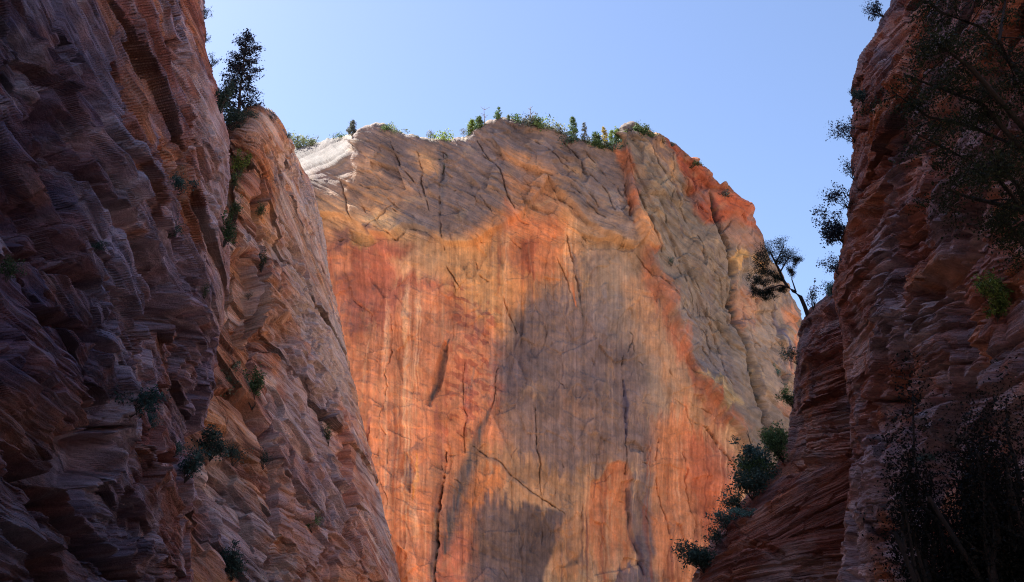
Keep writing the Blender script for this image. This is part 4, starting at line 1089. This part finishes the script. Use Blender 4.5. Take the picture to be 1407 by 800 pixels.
# ---- the bent juniper on the spur
def juniper():
    base, m = spot('D', 1108, 432); r = random.Random(8)
    Yb = base[1]
    def q(u, v, dy=0):
        return np.array(at(u, v, Yb + dy)) - base
    root = empty('juniper_tree', base); tag(root, 'bent dark juniper leaning left from the spur against the sky', 'tree')
    wd = Wood()
    wd.limb([q(1112, 440), q(1106, 422), q(1100, 408, -.3), (q(1090, 400, -.5)), q(1082, 394, -.4)], 3.2 * m, 2.2 * m, 8)
    wd.limb([q(1082, 394, -.4), q(1076, 384), q(1070, 370, .3), q(1064, 358, .4), q(1058, 345, .2)], 2.3 * m, .9 * m, 7)
    wd.limb([q(1084, 395, -.4), q(1072, 392, -1), q(1058, 396, -1.2), q(1046, 400, -1.0)], 1.5 * m, .5 * m, 6)
    wd.limb([q(1078, 387, 0), q(1062, 380, .6), q(1050, 372, .8), q(1044, 362, .6)], 1.4 * m, .5 * m, 6)
    wd.limb([q(1072, 374, 0), q(1080, 360, -.6), q(1086, 350, -.8)], 1.2 * m, .4 * m, 6)
    wd.limb([q(1066, 362, 0), q(1074, 345, .6), q(1078, 336, .8)], 1.1 * m, .4 * m, 6)
    wd.limb([q(1094, 402, -.4), q(1088, 384, -.9), q(1089, 370, -1)], 1.1 * m, .4 * m, 6)
    wd.build('trunk', root, M_BARK)
    cl = [(1050, 343, 11, 9), (1064, 335, 12, 8), (1076, 344, 12, 9), (1086, 352, 12, 9), (1094, 357, 6, 6), (1044, 356, 8, 9), (1058, 356, 13, 9), (1072, 358, 10, 7),
          (1044, 372, 9, 8), (1056, 374, 10, 7), (1038, 386, 7, 6), (1050, 388, 10, 6), (1048, 402, 11, 7), (1060, 400, 9, 6), (1038, 399, 6, 6), (1052, 408, 9, 4), (1068, 384, 6, 5), (1088, 372, 5, 7), (1074, 398, 6, 4)]
    pts = []
    for u, v, a, b in cl:
        for k in range(9):
            c = np.array(q(u + r.gauss(0, .5) * a, v + r.gauss(0, .5) * b, r.gauss(0, .55)))
            pts.append(c + VR.normal(size=(190, 3)) * np.array([a, a, b]) * m * .33)
    pts = np.concatenate(pts)
    leaves('crown', pts, .62 * m, shade((.026, .042, .032), len(pts)), root, .5)
juniper()

# ---- the broad-leaved tree that hangs in from the right, and the dark bush under it
def near_tree():
    r = random.Random(21); base = np.array(at(1432, 1130, 12.5)); base[2] = -.1
    q = lambda u, v, Y: np.array(at(u, v, Y)) - base
    root = empty('broadleaf_tree', base); tag(root, 'dark leafy tree at the right edge hanging its branches across the top corner', 'tree')
    wd = Wood()
    wd.limb([(0, 0, -.2), q(1436, 800, 12.5), q(1434, 640, 12.6), q(1430, 520, 12.7), q(1426, 430, 12.8), q(1430, 330, 12.8), q(1428, 200, 12.6), q(1424, 80, 12.4), q(1420, -60, 12.2)], .19, .06, 10)
    pts = []
    limbs = [((1400, 300), [(1360, 230), (1310, 205), (1255, 190)], 12), ((1398, 215), [(1350, 150), (1300, 120), (1240, 95)], 12), ((1394, 180), [(1340, 90), (1290, 60), (1250, 50)], 11.5),
             ((1384, 100), [(1340, 40), (1300, 15), (1270, -10)], 12.5), ((1402, 320), [(1395, 260), (1370, 225), (1330, 240)], 11.5), ((1398, 230), [(1420, 150), (1440, 90)], 12),
             ((1390, 150), [(1375, 60), (1390, 0)], 12.2), ((1400, 280), [(1340, 270), (1300, 262)], 12.8), ((1402, 350), [(1385, 310), (1372, 300)], 12.4), ((1396, 200), [(1330, 180), (1285, 160), (1225, 130)], 12.9)]
    for (u0, v0), path, Y in limbs:
        P_ = [q(u0 + 28, v0 + 14, 12.7)] + [q(u + r.gauss(0, 6), v + r.gauss(0, 6), Y + r.gauss(0, .4)) for u, v in path]
        wd.limb(P_, .045, .012, 6)
        for i in range(1, len(P_)):
            for k in range(7):
                a = Vector(P_[i - 1]).lerp(Vector(P_[i]), r.random())
                b = a + Vector((r.gauss(0, .2), r.gauss(0, .35), r.gauss(-.02, .16)))
                wd.limb([a, a.lerp(b, .5) + Vector((0, 0, .03)), b], .010, .004, 4)
                for s in (.55, .8, 1.0):
                    c = np.array(a.lerp(b, s)); n = r.randint(34, 80)
                    pts.append(c + VR.normal(size=(n, 3)) * np.array([.10, .12, .06]))
    wd.build('trunk', root, M_DARK)
    pts = np.concatenate(pts)
    leaves('crown', pts, .019, shade((.022, .032, .016), len(pts)), root, .55)
near_tree()
base = np.array(at(1428, 1100, 11)); base[2] = -.1
H_ = at(1390, 560, 11)[2]
bushy(base, H_ * 1.0, 1.45, 'tall almost black bush filling the bottom right corner', None, (.006, .009, .009), 61, 120000, out=(0, 0, 0), leaf=.0060, stems=54, clump=.10, wood=M_DARK)
print('veg', time.time() - T0)
#@@VEG1


# ------------------------------------------------------------------ light, sky, camera
SUN = np.array([-.53, .33, .78]); SUN = SUN / np.linalg.norm(SUN)
sun = bpy.data.lights.new('sun', 'SUN'); sun.energy = 5.0; sun.angle = R(.5); sun.color = (1, .95, .87)
so = bpy.data.objects.new('sun', sun); COL.objects.link(so)
so.rotation_euler = Vector(SUN).to_track_quat('Z', 'Y').to_euler()
w = bpy.data.worlds.new('World'); S.world = w; w.use_nodes = True
nt = w.node_tree; bg = nt.nodes['Background']
sky = nt.nodes.new('ShaderNodeTexSky'); sky.sky_type = 'NISHITA'; sky.sun_disc = False
sky.sun_elevation = math.asin(SUN[2]); sky.sun_rotation = math.atan2(SUN[0], SUN[1])
sky.altitude = 1300; sky.air_density = 1.0; sky.dust_density = 1.6; sky.ozone_density = 3.5
tint = nt.nodes.new('ShaderNodeVectorMath'); tint.operation = 'MULTIPLY'; tint.inputs[1].default_value = (1.06, .975, .95)
nt.links.new(sky.outputs[0], tint.inputs[0]); nt.links.new(tint.outputs[0], bg.inputs['Color']); bg.inputs['Strength'].default_value = .094

cam = bpy.data.cameras.new('camera'); co = bpy.data.objects.new('camera', cam); COL.objects.link(co)
co.location = CAM; co.rotation_euler = (R(90) + PITCH, 0, 0)
cam.sensor_width = 36; cam.lens = 36 * FPX / 1407; cam.clip_start = .1; cam.clip_end = 20000
S.camera = co
S.view_settings.view_transform = 'Standard'; S.view_settings.look = 'None'
S.view_settings.exposure = 1.65; S.view_settings.gamma = 1
S.view_settings.use_curve_mapping = False
S.render.engine = 'CYCLES'
S.cycles.use_denoising = True; S.cycles.denoiser = 'OPENIMAGEDENOISE'; S.cycles.denoising_prefilter = 'NONE'
S.cycles.max_bounces = 6; S.cycles.diffuse_bounces = 5; S.cycles.glossy_bounces = 2; S.cycles.transmission_bounces = 2
S.cycles.use_adaptive_sampling = False; S.cycles.pixel_filter_type = 'BLACKMAN_HARRIS'; S.cycles.filter_width = 1.1
S.cycles.sample_clamp_indirect = 10
print('done', time.time() - T0)
